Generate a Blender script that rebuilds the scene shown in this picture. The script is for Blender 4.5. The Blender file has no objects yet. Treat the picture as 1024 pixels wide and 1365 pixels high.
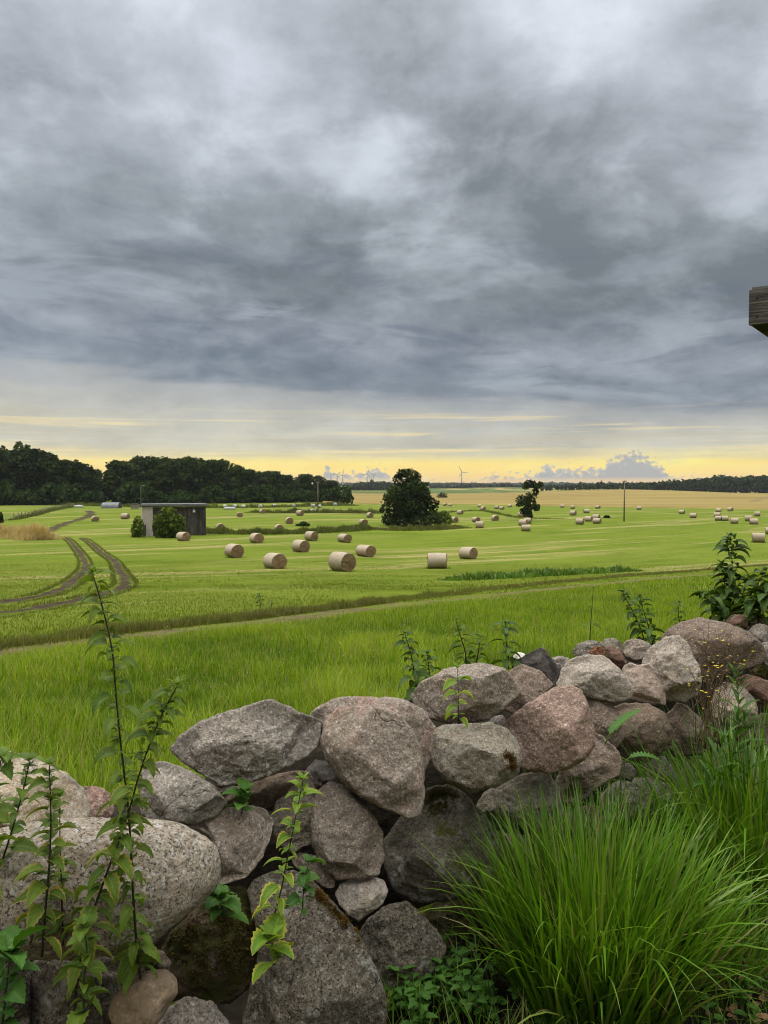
import bpy, bmesh, math, random
import numpy as np
from mathutils import Vector
R = math.radians
rng = np.random.default_rng(7)
random.seed(7)
scene = bpy.context.scene
COL = scene.collection

# ------------------------------------------------------------------ camera model of the photograph (1024 x 1365)
EYE = 1.65
FPX = 986.0
PITCH = math.atan((682.5 - 643.0) / FPX)

def ray(px, py):
    u = (px - 512.0) / FPX
    v = (682.5 - py) / FPX
    y = math.cos(PITCH) + v * math.sin(PITCH)
    z = -math.sin(PITCH) + v * math.cos(PITCH)
    return np.array([u / y, 1.0, z / y])

def at(px, py, d):
    return np.array([0, 0, EYE]) + ray(px, py) * d

# ------------------------------------------------------------------ noise
def _hash(ix, iy, iz, seed):
    h = (ix * 374761393 + iy * 668265263 + iz * 2147483647 + seed * 974634777) & 0xFFFFFFFF
    h = ((h ^ (h >> 13)) * 1274126177) & 0xFFFFFFFF
    h = (h ^ (h >> 16)) & 0xFFFFFFFF
    h = (h * 2246822519) & 0xFFFFFFFF
    h = h ^ (h >> 15)
    return (h & 0xFFFFFF) / float(0xFFFFFF)

def vnoise(P, seed=0):
    P = np.asarray(P, dtype=np.float64)
    I = np.floor(P).astype(np.int64)
    F = P - I
    F = F * F * F * (F * (F * 6 - 15) + 10)
    out = 0
    for dx in (0, 1):
        wx = F[:, 0] if dx else 1 - F[:, 0]
        for dy in (0, 1):
            wy = F[:, 1] if dy else 1 - F[:, 1]
            for dz in (0, 1):
                wz = F[:, 2] if dz else 1 - F[:, 2]
                out = out + wx * wy * wz * _hash(I[:, 0] + dx, I[:, 1] + dy, I[:, 2] + dz, seed)
    return out * 2 - 1

def fbm(P, oct=4, seed=0, rough=0.5):
    a, s, out = 1.0, 1.0, 0
    for k in range(oct):
        out = out + a * vnoise(P * s + 17.3 * k, seed + k)
        a *= rough
        s *= 2.03
    return out

def noise2(x, y, s, seed=0, oct=3):
    x = np.atleast_1d(np.asarray(x, float)); y = np.atleast_1d(np.asarray(y, float))
    return fbm(np.stack([x * s, y * s, np.zeros_like(x)], 1), oct, seed)

def sstep(a, b, x):
    t = np.clip((np.asarray(x, float) - a) / (b - a), 0, 1)
    return t * t * (3 - 2 * t)

# ------------------------------------------------------------------ terrain (the land falls away from the wall, then lies flat)
_YR = np.array([-60, 0, 3, 12, 25, 58, 83, 110, 150, 200, 260, 366, 520, 900, 2500, 9000], float)
_DR = np.array([1.65, 1.65, 1.68, 2.66, 3.95, 6.95, 8.15, 8.75, 8.95, 9.2, 10.1, 12.0, 12.3, 12.5, 12.5, 12.5])
_DL = np.array([1.65, 1.65, 1.68, 2.66, 3.95, 6.75, 7.6, 8.1, 8.4, 8.5, 8.6, 8.8, 10.5, 12.5, 12.5, 12.5])
_YF = np.linspace(-60, 9000, 30000)
def _smooth_tab(D):
    t = np.interp(_YF, _YR, D)
    # smooth with a window that grows with distance
    c = np.concatenate([[0], np.cumsum(t)])
    n = len(t)
    half = np.clip((np.abs(_YF) * 0.09 / (_YF[1] - _YF[0])).astype(int), 3, 600)
    i = np.arange(n)
    half = np.minimum(half, np.minimum(i, n - 1 - i))
    return (c[i + half + 1] - c[i - half]) / (2 * half + 1)
_TR, _TL = _smooth_tab(_DR), _smooth_tab(_DL)

def ground(x, y):
    x = np.asarray(x, float); y = np.asarray(y, float)
    dr = np.interp(y, _YF, _TR); dl = np.interp(y, _YF, _TL)
    k = sstep(-0.10, 0.03, x / np.maximum(np.abs(y), 20))
    z = EYE - (dl * (1 - k) + dr * k)
    z = z + 4.4 * np.exp(-((x - 245) / 95.0) ** 2) * sstep(380, 740, y) * (1 - 0.5 * sstep(900, 1600, y))
    return z

def gz(x, y):
    return float(ground(x, y))

def hit(px, py, ymax=4000):
    """where the line of sight through a pixel meets the land"""
    r = ray(px, py)
    ys = np.concatenate([np.linspace(1.2, 60, 600), np.geomspace(60.2, ymax, 3000)])
    h = EYE + r[2] * ys - ground(r[0] * ys, ys)
    k = np.argmax(h < 0)
    if h[k] >= 0:
        k = len(ys) - 1
    y = ys[k] if k == 0 else ys[k - 1] + (ys[k] - ys[k - 1]) * h[k - 1] / (h[k - 1] - h[k] + 1e-9)
    return np.array([r[0] * y, y, gz(r[0] * y, y)])

# ------------------------------------------------------------------ mesh helpers
def np_mesh(name, V, quads=None, tris=None, tint=None, smooth=True):
    me = bpy.data.meshes.new(name)
    V = np.ascontiguousarray(V, dtype=np.float32)
    nq = 0 if quads is None else len(quads)
    nt = 0 if tris is None else len(tris)
    me.vertices.add(len(V)); me.vertices.foreach_set('co', V.ravel())
    idx = []
    if nq: idx.append(np.asarray(quads, np.int32).ravel())
    if nt: idx.append(np.asarray(tris, np.int32).ravel())
    idx = np.concatenate(idx)
    me.loops.add(len(idx)); me.loops.foreach_set('vertex_index', idx)
    me.polygons.add(nq + nt)
    st = np.concatenate([np.arange(nq) * 4, nq * 4 + np.arange(nt) * 3]).astype(np.int32)
    me.polygons.foreach_set('loop_start', st)
    me.polygons.foreach_set('use_smooth', np.full(nq + nt, smooth, dtype=bool))
    if tint is not None:
        a = me.attributes.new('tint', 'FLOAT_COLOR', 'POINT')
        t = np.ones((len(V), 4), np.float32); t[:, :tint.shape[1]] = tint
        a.data.foreach_set('color', t.ravel())
    me.update(calc_edges=True)
    me.validate()
    return me

class MB:
    """collects shapes, links them as one mesh object"""
    def __init__(s):
        s.v = []; s.f = []; s.t = []; s.n = 0
    def add(s, V, F, tint=None):
        V = np.asarray(V, float)
        s.v.append(V); s.f.extend([[i + s.n for i in f] for f in F]); s.n += len(V)
        t4 = np.zeros((len(V), 4))
        if tint is not None:
            tint = np.asarray(tint, float); t4[:, :tint.shape[-1]] = tint
        s.t.append(t4)
    def box(s, c, size, rz=0.0, bev=0.0):
        bm = bmesh.new()
        bmesh.ops.create_cube(bm, size=1)
        for v in bm.verts: v.co = Vector((v.co.x * size[0], v.co.y * size[1], v.co.z * size[2]))
        if bev: bmesh.ops.bevel(bm, geom=bm.edges[:], offset=bev, segments=2, affect='EDGES', profile=0.6)
        V = np.array([v.co[:] for v in bm.verts]); bm.verts.index_update()
        F = [[v.index for v in f.verts] for f in bm.faces]; bm.free()
        c_, s_ = math.cos(rz), math.sin(rz)
        V = np.stack([V[:, 0] * c_ - V[:, 1] * s_, V[:, 0] * s_ + V[:, 1] * c_, V[:, 2]], 1) + np.asarray(c)
        s.add(V, F)
    def tube(s, pts, rad, n=8, tint=None):
        pts = np.asarray(pts, float); rad = np.broadcast_to(np.asarray(rad, float), (len(pts),))
        tan = np.gradient(pts, axis=0); tan /= np.linalg.norm(tan, axis=1)[:, None] + 1e-12
        ref = np.array([0, 0, 1.0]) if abs(tan[0][2]) < 0.9 else np.array([1.0, 0, 0])
        V = []
        for p, t, r in zip(pts, tan, rad):
            a = np.cross(ref, t); a /= np.linalg.norm(a) + 1e-12; b = np.cross(t, a)
            for k in range(n):
                th = 2 * math.pi * k / n
                V.append(p + r * (math.cos(th) * a + math.sin(th) * b))
        F = []
        for i in range(len(pts) - 1):
            for k in range(n):
                F.append([i * n + k, i * n + (k + 1) % n, (i + 1) * n + (k + 1) % n, (i + 1) * n + k])
        F.append(list(range(n))[::-1]); F.append([(len(pts) - 1) * n + k for k in range(n)])
        s.add(V, F, tint)
    def build(s, name, mat, parent=None, smooth=False):
        me = bpy.data.meshes.new(name)
        V = np.concatenate(s.v)
        me.from_pydata(V.tolist(), [], s.f)
        a = me.attributes.new('tint', 'FLOAT_COLOR', 'POINT')
        t = np.concatenate(s.t).astype(np.float32)
        a.data.foreach_set('color', t.ravel())
        me.polygons.foreach_set('use_smooth', np.full(len(me.polygons), smooth, dtype=bool))
        me.update()
        return link(name, me, mat, parent)

def link(name, me, mat, parent=None, loc=None):
    o = bpy.data.objects.new(name, me)
    COL.objects.link(o)
    if mat is not None and not me.materials: me.materials.append(mat)
    if parent is not None: o.parent = parent
    if loc is not None: o.location = [float(c) for c in loc]
    return o

def tag(o, label, cat, group=None):
    o['label'] = label; o['category'] = cat
    if group: o['group'] = group
    return o

def empty(name, loc=(0, 0, 0), rz=0.0, label=None, cat=None, group=None):
    o = bpy.data.objects.new(name, None); COL.objects.link(o)
    o.location = [float(c) for c in loc]; o.rotation_euler = (0, 0, rz); o.empty_display_size = 0.2
    if label: tag(o, label, cat, group)
    return o

def copy_tree(o, parent=None):
    c = o.copy(); COL.objects.link(c)
    if parent is not None: c.parent = parent
    for ch in list(o.children):
        copy_tree(ch, c)
    return c

# ------------------------------------------------------------------ node helpers
def srgb(r, g, b):
    f = lambda c: (c / 255 / 12.92) if c <= 10 else ((c / 255 + 0.055) / 1.055) ** 2.4
    return (f(r), f(g), f(b), 1.0)

class NT:
    def __init__(s, tree):
        s.t = tree; s.n = tree.nodes; s.l = tree.links
        s.n.clear()
    def node(s, typ, ins=None, **props):
        nd = s.n.new(typ)
        for k, v in props.items(): setattr(nd, k, v)
        for k, v in (ins or {}).items():
            sk = nd.inputs[k]
            if isinstance(v, bpy.types.NodeSocket): s.l.new(v, sk)
            else: sk.default_value = v
        return nd
    def math(s, op, a, b=0.0, c=0.0, clamp=False):
        nd = s.node('ShaderNodeMath', {0: a, 1: b, 2: c}, operation=op, use_clamp=clamp); return nd.outputs[0]
    def vmath(s, op, a, b=(0, 0, 0), scale=None):
        nd = s.node('ShaderNodeVectorMath', {0: a, 1: b}, operation=op)
        if scale is not None: nd.inputs['Scale'].default_value = scale
        return nd.outputs['Value' if op in ('LENGTH', 'DOT_PRODUCT') else 0]
    def noise(s, vec, scale, detail=4, rough=0.5, dist=0.0, out=0):
        return s.node('ShaderNodeTexNoise', {'Vector': vec, 'Scale': scale, 'Detail': detail, 'Roughness': rough, 'Distortion': dist}).outputs[out]
    def ramp(s, fac, stops, interp='LINEAR'):
        nd = s.node('ShaderNodeValToRGB', {0: fac}); cr = nd.color_ramp; cr.interpolation = interp
        while len(cr.elements) < len(stops): cr.elements.new(0.5)
        for e, (p, c) in zip(cr.elements, stops):
            e.position = p; e.color = c if len(c) == 4 else (*c, 1)
        return nd.outputs[0]
    def vramp(s, fac, stops, interp='LINEAR'):
        return s.ramp(fac, [(p, (v, v, v, 1)) for p, v in stops], interp)
    def mix(s, fac, a, b, blend='MIX'):
        nd = s.node('ShaderNodeMix', data_type='RGBA', blend_type=blend)
        for sk, v in ((nd.inputs[0], fac), (nd.inputs[6], a), (nd.inputs[7], b)):
            if isinstance(v, bpy.types.NodeSocket): s.l.new(v, sk)
            elif sk.type == 'RGBA' and not hasattr(v, '__len__'): sk.default_value = (v, v, v, 1)
            else: sk.default_value = v
        return nd.outputs[2]
    def maprange(s, v, a, b, c=0.0, d=1.0, mode='SMOOTHSTEP'):
        nd = s.node('ShaderNodeMapRange', {0: v, 1: a, 2: b, 3: c, 4: d}, interpolation_type=mode); return nd.outputs[0]

def mat(name):
    m = bpy.data.materials.new(name); m.use_nodes = True
    return m, NT(m.node_tree)

def finish(nt, color, rough=0.85, spec=0.3, bump=None, bstr=0.3, bdist=0.01, transl=None):
    ins = {'Base Color': color, 'Roughness': rough, 'Specular IOR Level': spec}
    if bump is not None:
        bn = nt.node('ShaderNodeBump', {'Strength': bstr, 'Distance': bdist, 'Height': bump})
        ins['Normal'] = bn.outputs[0]
    p = nt.node('ShaderNodeBsdfPrincipled', ins).outputs[0]
    if transl:
        tr = nt.node('ShaderNodeBsdfTranslucent', {'Color': nt.mix(1.0, color, transl[1], 'MULTIPLY')}).outputs[0]
        p = nt.node('ShaderNodeMixShader', {0: transl[0], 1: p, 2: tr}).outputs[0]
    nt.node('ShaderNodeOutputMaterial', {0: p})

def attr(nt):
    a = nt.node('ShaderNodeAttribute', attribute_name='tint').outputs['Color']
    return nt.node('ShaderNodeSeparateColor', {0: a}).outputs

# ------------------------------------------------------------------ materials
def stone_mat(name, c1, c2, grain=110, light=0.35, dark=0.3, patch=None, patch_amt=0.0, lichen=0.0, moss=0.0, veins=False, bump=0.5, mosscol=(0.035, 0.032, 0.008, 1)):
    def dim(c, k=.90, ds=.12):
        g_ = (c[0] + c[1] + c[2]) / 3
        return tuple((x * (1 - ds) + g_ * ds) * k * t_ for x, t_ in zip(c[:3], (1.05, .985, .89))) + (1,)
    c1, c2 = dim(c1), dim(c2)
    if patch: patch = dim(patch, .8, .3)
    m, nt = mat(name)
    tc = nt.node('ShaderNodeTexCoord').outputs['Object']
    oi = nt.node('ShaderNodeObjectInfo').outputs['Random']
    off = nt.math('MULTIPLY', oi, 37.0)
    v = nt.vmath('ADD', tc, nt.node('ShaderNodeCombineXYZ', {0: off, 1: off, 2: off}).outputs[0])
    big = nt.noise(v, 7, 5, 0.6)
    col = nt.mix(nt.maprange(big, 0.35, 0.65), c1, c2)
    if patch:
        pn = nt.noise(v, 5.5, 5, 0.6, 0.4)
        col = nt.mix(nt.maprange(pn, 0.62 - patch_amt * 0.3, 0.74 - patch_amt * 0.3), col, patch)
    if veins:
        w = nt.node('ShaderNodeTexWave', {'Vector': v, 'Scale': 9, 'Distortion': 5, 'Detail': 4, 'Detail Scale': 2.0}).outputs['Fac']
        col = nt.mix(nt.maprange(w, 0.55, 0.95, 0, 0.45), col, (c2[0] * 1.5, c2[1] * 1.35, c2[2] * 1.2, 1))
    g1 = nt.noise(v, grain * .9, 6, 0.78)
    g2 = nt.noise(v, grain * 1.6, 4, 0.7)
    g3 = nt.noise(v, grain * 0.33, 6, 0.75)
    # mineral grains: pale quartz and feldspar, dark mica
    col = nt.mix(nt.maprange(g1, 0.50, 0.62, 0, min(.95, light * 1.5)), col, (min(c1[0] * 3.0, .62), min(c1[1] * 3.0, .60), min(c1[2] * 3.0, .56), 1))
    col = nt.mix(nt.maprange(g2, 0.50, 0.62, 0, min(.95, dark * 1.6)), col, (c1[0] * .22, c1[1] * .22, c1[2] * .22, 1))
    col = nt.mix(nt.maprange(g3, 0.5, 0.68, 0, dark * 1.1), col, (c1[0] * .4, c1[1] * .38, c1[2] * .34, 1))
    # broad weather stains, hairline cracks, a little lichen on every stone
    st_ = nt.noise(v, 3.2, 6, .65, .5)
    col = nt.mix(nt.maprange(st_, .52, .66, 0, .5), col, nt.mix(1.0, col, (.62, .56, .46, 1), 'MULTIPLY'))
    col = nt.mix(nt.maprange(st_, .46, .34, 0, .35), col, nt.mix(1.0, col, (1.35, 1.34, 1.28, 1), 'MULTIPLY'))
    vw = nt.vmath('ADD', v, nt.vmath('SCALE', nt.node('ShaderNodeTexNoise', {'Vector': v, 'Scale': 9, 'Detail': 4}).outputs['Color'], scale=.12))
    ce = nt.node('ShaderNodeTexVoronoi', {'Vector': vw, 'Scale': 5.5}, feature='DISTANCE_TO_EDGE').outputs['Distance']
    crk = nt.math('MULTIPLY', nt.maprange(ce, .0, .018, 1, 0), nt.maprange(nt.noise(v, 4.0, 3), .60, .68))
    col = nt.mix(nt.math('MULTIPLY', crk, .7), col, (c1[0] * .25, c1[1] * .23, c1[2] * .2, 1))
    lichen = max(lichen, .22)
    if lichen:
        l = nt.noise(v, 16, 9, 0.78, 0.3)
        lm = nt.maprange(l, 0.60 - lichen * 0.12, 0.67 - lichen * 0.12)
        col = nt.mix(nt.math('MULTIPLY', lm, min(0.85, 0.4 + lichen * 0.6)), col, (0.30, 0.295, 0.245, 1))
        l2 = nt.noise(v, 31, 8, 0.75)
        col = nt.mix(nt.maprange(l2, 0.64, 0.70, 0, 0.5 * lichen), col, (0.05, 0.05, 0.045, 1))
    if moss:
        geo = nt.node('ShaderNodeNewGeometry').outputs['Normal']
        nz = nt.node('ShaderNodeSeparateXYZ', {0: geo}).outputs[2]
        mn = nt.noise(v, 10, 8, 0.72)
        mm = nt.math('ADD', mn, nt.math('MULTIPLY', nz, 0.10))
        mk = nt.maprange(mm, 0.72 - moss * 0.32, 0.80 - moss * 0.32)
        mc = nt.mix(nt.noise(v, 70, 5, 0.7), (mosscol[0] * .5, mosscol[1] * .5, mosscol[2] * .5, 1), (mosscol[0] * 1.9, mosscol[1] * 2.0, mosscol[2] * 1.6, 1))
        col = nt.mix(mk, col, mc)
    g4 = nt.noise(v, 22, 9, 0.72)
    col = nt.mix(nt.maprange(g4, .42, .30, 0, .5), col, (c1[0] * .45, c1[1] * .43, c1[2] * .38, 1))
    h = nt.math('ADD', nt.math('ADD', nt.math('MULTIPLY', g3, 0.8), nt.math('MULTIPLY', g1, 0.35)), nt.math('MULTIPLY', g4, 1.6))
    h = nt.math('SUBTRACT', h, nt.math('MULTIPLY', crk, .8))
    finish(nt, col, 0.92, 0.15, h, min(1, bump * 1.4), 0.022)
    return m

def blade_mat(name, stops, transl=0.35, tcol=(1.0, 1.0, 0.5, 1), rough=0.5, spec=0.35, drycol=(0.30, 0.24, 0.09, 1)):
    """tint.r picks the green, tint.g mixes towards straw"""
    m, nt = mat(name)
    a = attr(nt)
    col = nt.ramp(a[0], stops)
    col = nt.mix(a[1], col, drycol)
    finish(nt, col, rough, spec, transl=(transl, tcol))
    return m

def simple_mat(name, c1, c2, scale=8, rough=0.8, spec=0.3, stretch=None, bump=0.2, bdist=0.01, detail=5, obj=True):
    m, nt = mat(name)
    tc = nt.node('ShaderNodeTexCoord').outputs['Object']
    if stretch: tc = nt.node('ShaderNodeMapping', {'Vector': tc, 'Scale': stretch}).outputs[0]
    n = nt.noise(tc, scale, detail, 0.65)
    col = nt.mix(nt.maprange(n, 0.3, 0.7), c1, c2)
    finish(nt, col, rough, spec, n, bump, bdist)
    return m

M = {}
# stones
M['grey'] = stone_mat('grey granite', (.20, .185, .165, 1), (.27, .25, .225, 1), 120, .45, .35, lichen=.15)
M['greyrough'] = stone_mat('rough grey gneiss', (.225, .205, .185, 1), (.31, .285, .255, 1), 90, .45, .42, patch=(.21, .16, .12, 1), patch_amt=.25, bump=.8)
M['coarse'] = stone_mat('coarse pale granite', (.40, .345, .27, 1), (.47, .415, .335, 1), 75, .85, .62, bump=.9)
M['tan'] = stone_mat('pale tan granite', (.36, .28, .19, 1), (.40, .35, .28, 1), 110, .4, .3, patch=(.2, .19, .18, 1), patch_amt=.35)
M['pinkgrey'] = stone_mat('grey granite with pink patches', (.215, .19, .165, 1), (.27, .225, .19, 1), 105, .4, .4, patch=(.34, .20, .16, 1), patch_amt=.35)
M['pink'] = stone_mat('pink granite', (.26, .185, .155, 1), (.29, .20, .17, 1), 110, .4, .4, patch=(.33, .175, .14, 1), patch_amt=.4)
M['rosebrown'] = stone_mat('rose brown granite', (.19, .15, .125, 1), (.235, .185, .15, 1), 150, .4, .4)
M['brown'] = stone_mat('dusty brown sandstone', (.15, .115, .085, 1), (.19, .15, .12, 1), 140, .25, .35)
M['paletop'] = stone_mat('pale granite', (.33, .29, .25, 1), (.38, .33, .28, 1), 130, .4, .35)
M['palepink'] = stone_mat('pale pink granite', (.36, .27, .22, 1), (.40, .32, .27, 1), 130, .35, .3)
M['lichen'] = stone_mat('lichen covered stone', (.105, .094, .075, 1), (.155, .138, .11, 1), 95, .62, .6, lichen=.52, moss=.2, bump=.9)
M['darkmoss'] = stone_mat('dark mossy stone', (.10, .075, .048, 1), (.15, .115, .078, 1), 110, .15, .4, lichen=.12, moss=.75, bump=.8)
M['mossgrey'] = stone_mat('grey stone with moss', (.12, .11, .09, 1), (.16, .145, .12, 1), 110, .35, .45, lichen=.55, moss=.36, bump=.8, mosscol=(.06, .065, .014, 1))
M['dark'] = stone_mat('dark slate stone', (.085, .08, .08, 1), (.12, .11, .105, 1), 120, .2, .3)
M['red'] = stone_mat('orange red stone', (.30, .13, .07, 1), (.34, .17, .11, 1), 130, .2, .3)
M['redbrown'] = stone_mat('red brown stone', (.17, .10, .08, 1), (.21, .14, .11, 1), 130, .3, .35)
M['quartz'] = stone_mat('pale banded quartzite', (.33, .29, .235, 1), (.38, .35, .31, 1), 100, .35, .3, veins=True)
M['roundtan'] = stone_mat('smooth tan cobble', (.22, .165, .11, 1), (.27, .21, .145, 1), 60, .2, .2, bump=.25)
M['lichenpale'] = stone_mat('pale lichen crusted stone', (.24, .21, .17, 1), (.30, .27, .22, 1), 100, .35, .4, lichen=.6, bump=.7)
M['white'] = stone_mat('white stone', (.6, .6, .58, 1), (.7, .7, .68, 1), 100, .1, .05)

G_NEAR = [(0, (.065, .135, .004, 1)), (.5, (.135, .23, .006, 1)), (1, (.27, .36, .02, 1))]
M['mown'] = blade_mat('mown grass blades', [(0, (.075, .112, .007, 1)), (.5, (.11, .152, .010, 1)), (1, (.16, .195, .022, 1))], .35, rough=.7, spec=.08)
M['meadow'] = blade_mat('meadow grass blades', G_NEAR, .4, rough=.6, spec=.15)
M['tuft'] = blade_mat('tussock blades', [(0, (.03, .095, .004, 1)), (.5, (.07, .17, .005, 1)), (1, (.15, .29, .016, 1))], .36, rough=.36, spec=.4)
M['drytuft'] = blade_mat('dry grass blades', [(0, (.16, .16, .05, 1)), (1, (.27, .24, .11, 1))], .3)
M['rustmoss'] = blade_mat('rusty moss', [(0, (.035, .016, .004, 1)), (.5, (.085, .045, .008, 1)), (1, (.15, .10, .018, 1))], .1, spec=.05)
M['olivemoss'] = blade_mat('olive moss', [(0, (.03, .035, .006, 1)), (.5, (.075, .08, .012, 1)), (1, (.14, .14, .03, 1))], .1, spec=.05)
M['brownmoss'] = blade_mat('brown moss', [(0, (.03, .022, .006, 1)), (.5, (.065, .047, .012, 1)), (1, (.12, .095, .025, 1))], .1, spec=.05)
M['tall'] = blade_mat('rank field grass', [(0, (.05, .08, .008, 1)), (.5, (.09, .125, .012, 1)), (1, (.15, .175, .025, 1))], .3, drycol=(.17, .135, .05, 1), spec=.1)
M['gold'] = blade_mat('ripe tall grass', [(0, (.33, .24, .09, 1)), (1, (.52, .40, .18, 1))], .3, drycol=(.3, .2, .08, 1))

def leaf_mat(name, g1, g2, edge, transl=.3, spec=.4):
    """tint.r = distance from the midrib, tint.g = leaf random, tint.b = yellowing of the margin"""
    m, nt = mat(name)
    a = attr(nt)
    tc = nt.node('ShaderNodeTexCoord').outputs['Object']
    n = nt.noise(tc, 90, 3)
    col = nt.mix(a[1], g1, g2)
    col = nt.mix(nt.maprange(n, .35, .7, 0, .35), col, (g1[0] * .6, g1[1] * .65, g1[2] * .6, 1))
    al = nt.node('ShaderNodeAttribute', attribute_name='tint').outputs['Alpha']
    vein = nt.math('ABSOLUTE', nt.math('SINE', nt.math('SUBTRACT', nt.math('MULTIPLY', al, 24.0), nt.math('MULTIPLY', a[0], 4.5))))
    vn = nt.maprange(vein, 0.0, .35, 0, 1)
    n = nt.math('ADD', n, nt.math('MULTIPLY', vn, .45))
    col = nt.mix(nt.math('MULTIPLY', nt.math('SUBTRACT', 1.0, vn), .4), col, (g2[0] * 1.5, g2[1] * 1.35, g2[2] * 1.5, 1))
    col = nt.mix(nt.maprange(a[0], 0.0, 0.16, 0.4, 0.0), col, (g2[0] * 1.6, g2[1] * 1.4, g2[2] * 1.6, 1))
    ed = nt.math('MULTIPLY', nt.maprange(nt.math('ADD', a[0], nt.math('MULTIPLY', n, .35)), .92, 1.3), a[2])
    col = nt.mix(ed, col, edge)
    finish(nt, col, .55, spec, n, .5, .004, transl=(transl, (1.1, 1.1, .5, 1)))
    return m
M['nettle'] = leaf_mat('nettle leaf', (.05, .10, .009, 1), (.115, .175, .017, 1), (.38, .27, .05, 1), .35, .2)
M['nettlelight'] = leaf_mat('young nettle leaf', (.09, .18, .014, 1), (.15, .24, .02, 1), (.50, .40, .06, 1), .4, .2)
M['nettledark'] = leaf_mat('dark nettle leaf', (.03, .07, .010, 1), (.072, .125, .018, 1), (.2, .17, .04, 1), .22, .2)
M['weed'] = leaf_mat('weed leaf', (.032, .095, .010, 1), (.062, .145, .016, 1), (.2, .2, .04, 1), .3, .25)

M['stem'] = simple_mat('nettle stem', (.018, .012, .012, 1), (.04, .028, .018, 1), 60)
M['greenstem'] = simple_mat('green stem', (.06, .09, .02, 1), (.09, .12, .03, 1), 60)
M['drystem'] = simple_mat('brown dry stem', (.075, .045, .025, 1), (.13, .085, .04, 1), 60)
M['yellow'] = simple_mat('yellow petals', (.65, .5, .03, 1), (.75, .6, .05, 1), 40)
M['whitepetal'] = simple_mat('white petals', (.5, .5, .38, 1), (.62, .62, .48, 1), 40)
M['bark'] = simple_mat('bark', (.03, .024, .018, 1), (.06, .048, .036, 1), 6, .95, .1, (1, 1, .2), .5, .05)

def crown_mat(name, c1, c2, transl=.15):
    m, nt = mat(name)
    a = attr(nt)
    rn = nt.node('ShaderNodeObjectInfo').outputs['Random']
    c = nt.mix(a[0], c1, c2)
    c = nt.mix(nt.maprange(rn, 0, 1, 0, .55), c, nt.mix(a[0], (c1[0] * 1.6, c1[1] * 1.7, c1[2] * 1.3, 1), (c2[0] * 2.0, c2[1] * 1.75, c2[2] * 1.4, 1)))
    finish(nt, c, .9, .03, transl=(transl, (1, 1, .5, 1)))
    return m
M['crown'] = crown_mat('dark foliage', (.004, .009, .003, 1), (.030, .047, .011, 1), .12)
M['crown2'] = crown_mat('oak foliage', (.005, .011, .003, 1), (.036, .055, .012, 1), .12)
M['bush'] = crown_mat('bush foliage', (.035, .06, .008, 1), (.14, .18, .028, 1), .3)
M['shrub'] = crown_mat('hedge foliage', (.010, .02, .005, 1), (.03, .052, .010, 1), .15)
M['farwood'] = crown_mat('far wood foliage', (.008, .016, .006, 1), (.024, .038, .012, 1))

M['concrete'] = simple_mat('tan render', (.36, .31, .26, 1), (.44, .385, .33, 1), 1.5, .9, .2, None, .1, .05)
M['roofing'] = simple_mat('grey roofing felt', (.085, .085, .088, 1), (.14, .14, .142, 1), 1.2, .8, .2)
M['metalpale'] = simple_mat('weathered metal sheet', (.06, .07, .07, 1), (.10, .115, .115, 1), .8, .5, .4)
M['whitewrap'] = simple_mat('white wrap film', (.27, .27, .26, 1), (.36, .36, .34, 1), 2, .5, .4)
M['pole'] = simple_mat('weathered pole wood', (.10, .085, .07, 1), (.16, .14, .12, 1), 3, .9, .1)
M['postwood'] = simple_mat('fence post wood', (.16, .135, .11, 1), (.24, .21, .17, 1), 3, .9, .1)
M['turbine'] = simple_mat('turbine paint', (.30, .31, .33, 1), (.34, .35, .37, 1), .1, .6, .3)

def board_mat(name, c1, c2, dirscale, nails=False):
    m, nt = mat(name)
    tc = nt.node('ShaderNodeTexCoord').outputs['Object']
    mp = nt.node('ShaderNodeMapping', {'Vector': tc, 'Scale': dirscale}).outputs[0]
    n = nt.noise(mp, 1.0, 8, .7, .6)
    n2 = nt.noise(tc, 1.5, 3)
    col = nt.mix(nt.maprange(n, .35, .68), c1, c2)
    col = nt.mix(nt.maprange(n2, .4, .7, 0, .4), col, c1)
    finish(nt, col, .9, .15, n, .7, .01)
    return m
M['boards'] = board_mat('dark weathered boards', (.020, .017, .015, 1), (.11, .092, .078, 1), (7, 7, .3))
M['beam'] = board_mat('grey weathered beam', (.022, .020, .019, 1), (.15, .138, .128, 1), (3.5, 3.5, 70))
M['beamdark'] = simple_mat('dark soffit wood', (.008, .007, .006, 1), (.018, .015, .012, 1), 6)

# hay bale: net wrapped curved side and spiral straw end
m, nt = mat('net wrapped hay')
tc = nt.node('ShaderNodeTexCoord').outputs['Object']
mp = nt.node('ShaderNodeMapping', {'Vector': tc, 'Scale': (14, 3, 3)}).outputs[0]
n = nt.noise(mp, 1.5, 6, .7); n2 = nt.noise(tc, 1.6, 3)
col = nt.mix(nt.maprange(n, .3, .7), (.25, .20, .135, 1), (.39, .33, .245, 1))
col = nt.mix(nt.maprange(n2, .45, .7, 0, .4), col, (.26, .21, .13, 1))
finish(nt, col, .85, .1, n, .6, .03); M['bale'] = m
m, nt = mat('hay bale end')
tc = nt.node('ShaderNodeTexCoord').outputs['Object']
sx = nt.node('ShaderNodeSeparateXYZ', {0: tc}).outputs
ryz = nt.math('SQRT', nt.math('ADD', nt.math('MULTIPLY', sx[1], sx[1]), nt.math('MULTIPLY', nt.math('SUBTRACT', sx[2], .65), nt.math('SUBTRACT', sx[2], .65))))
n = nt.noise(tc, 9, 7, .75)
w = nt.math('SINE', nt.math('ADD', nt.math('MULTIPLY', ryz, 70), nt.math('MULTIPLY', n, 9)))
col = nt.mix(nt.maprange(n, .3, .7), (.12, .078, .04, 1), (.27, .19, .10, 1))
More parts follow.
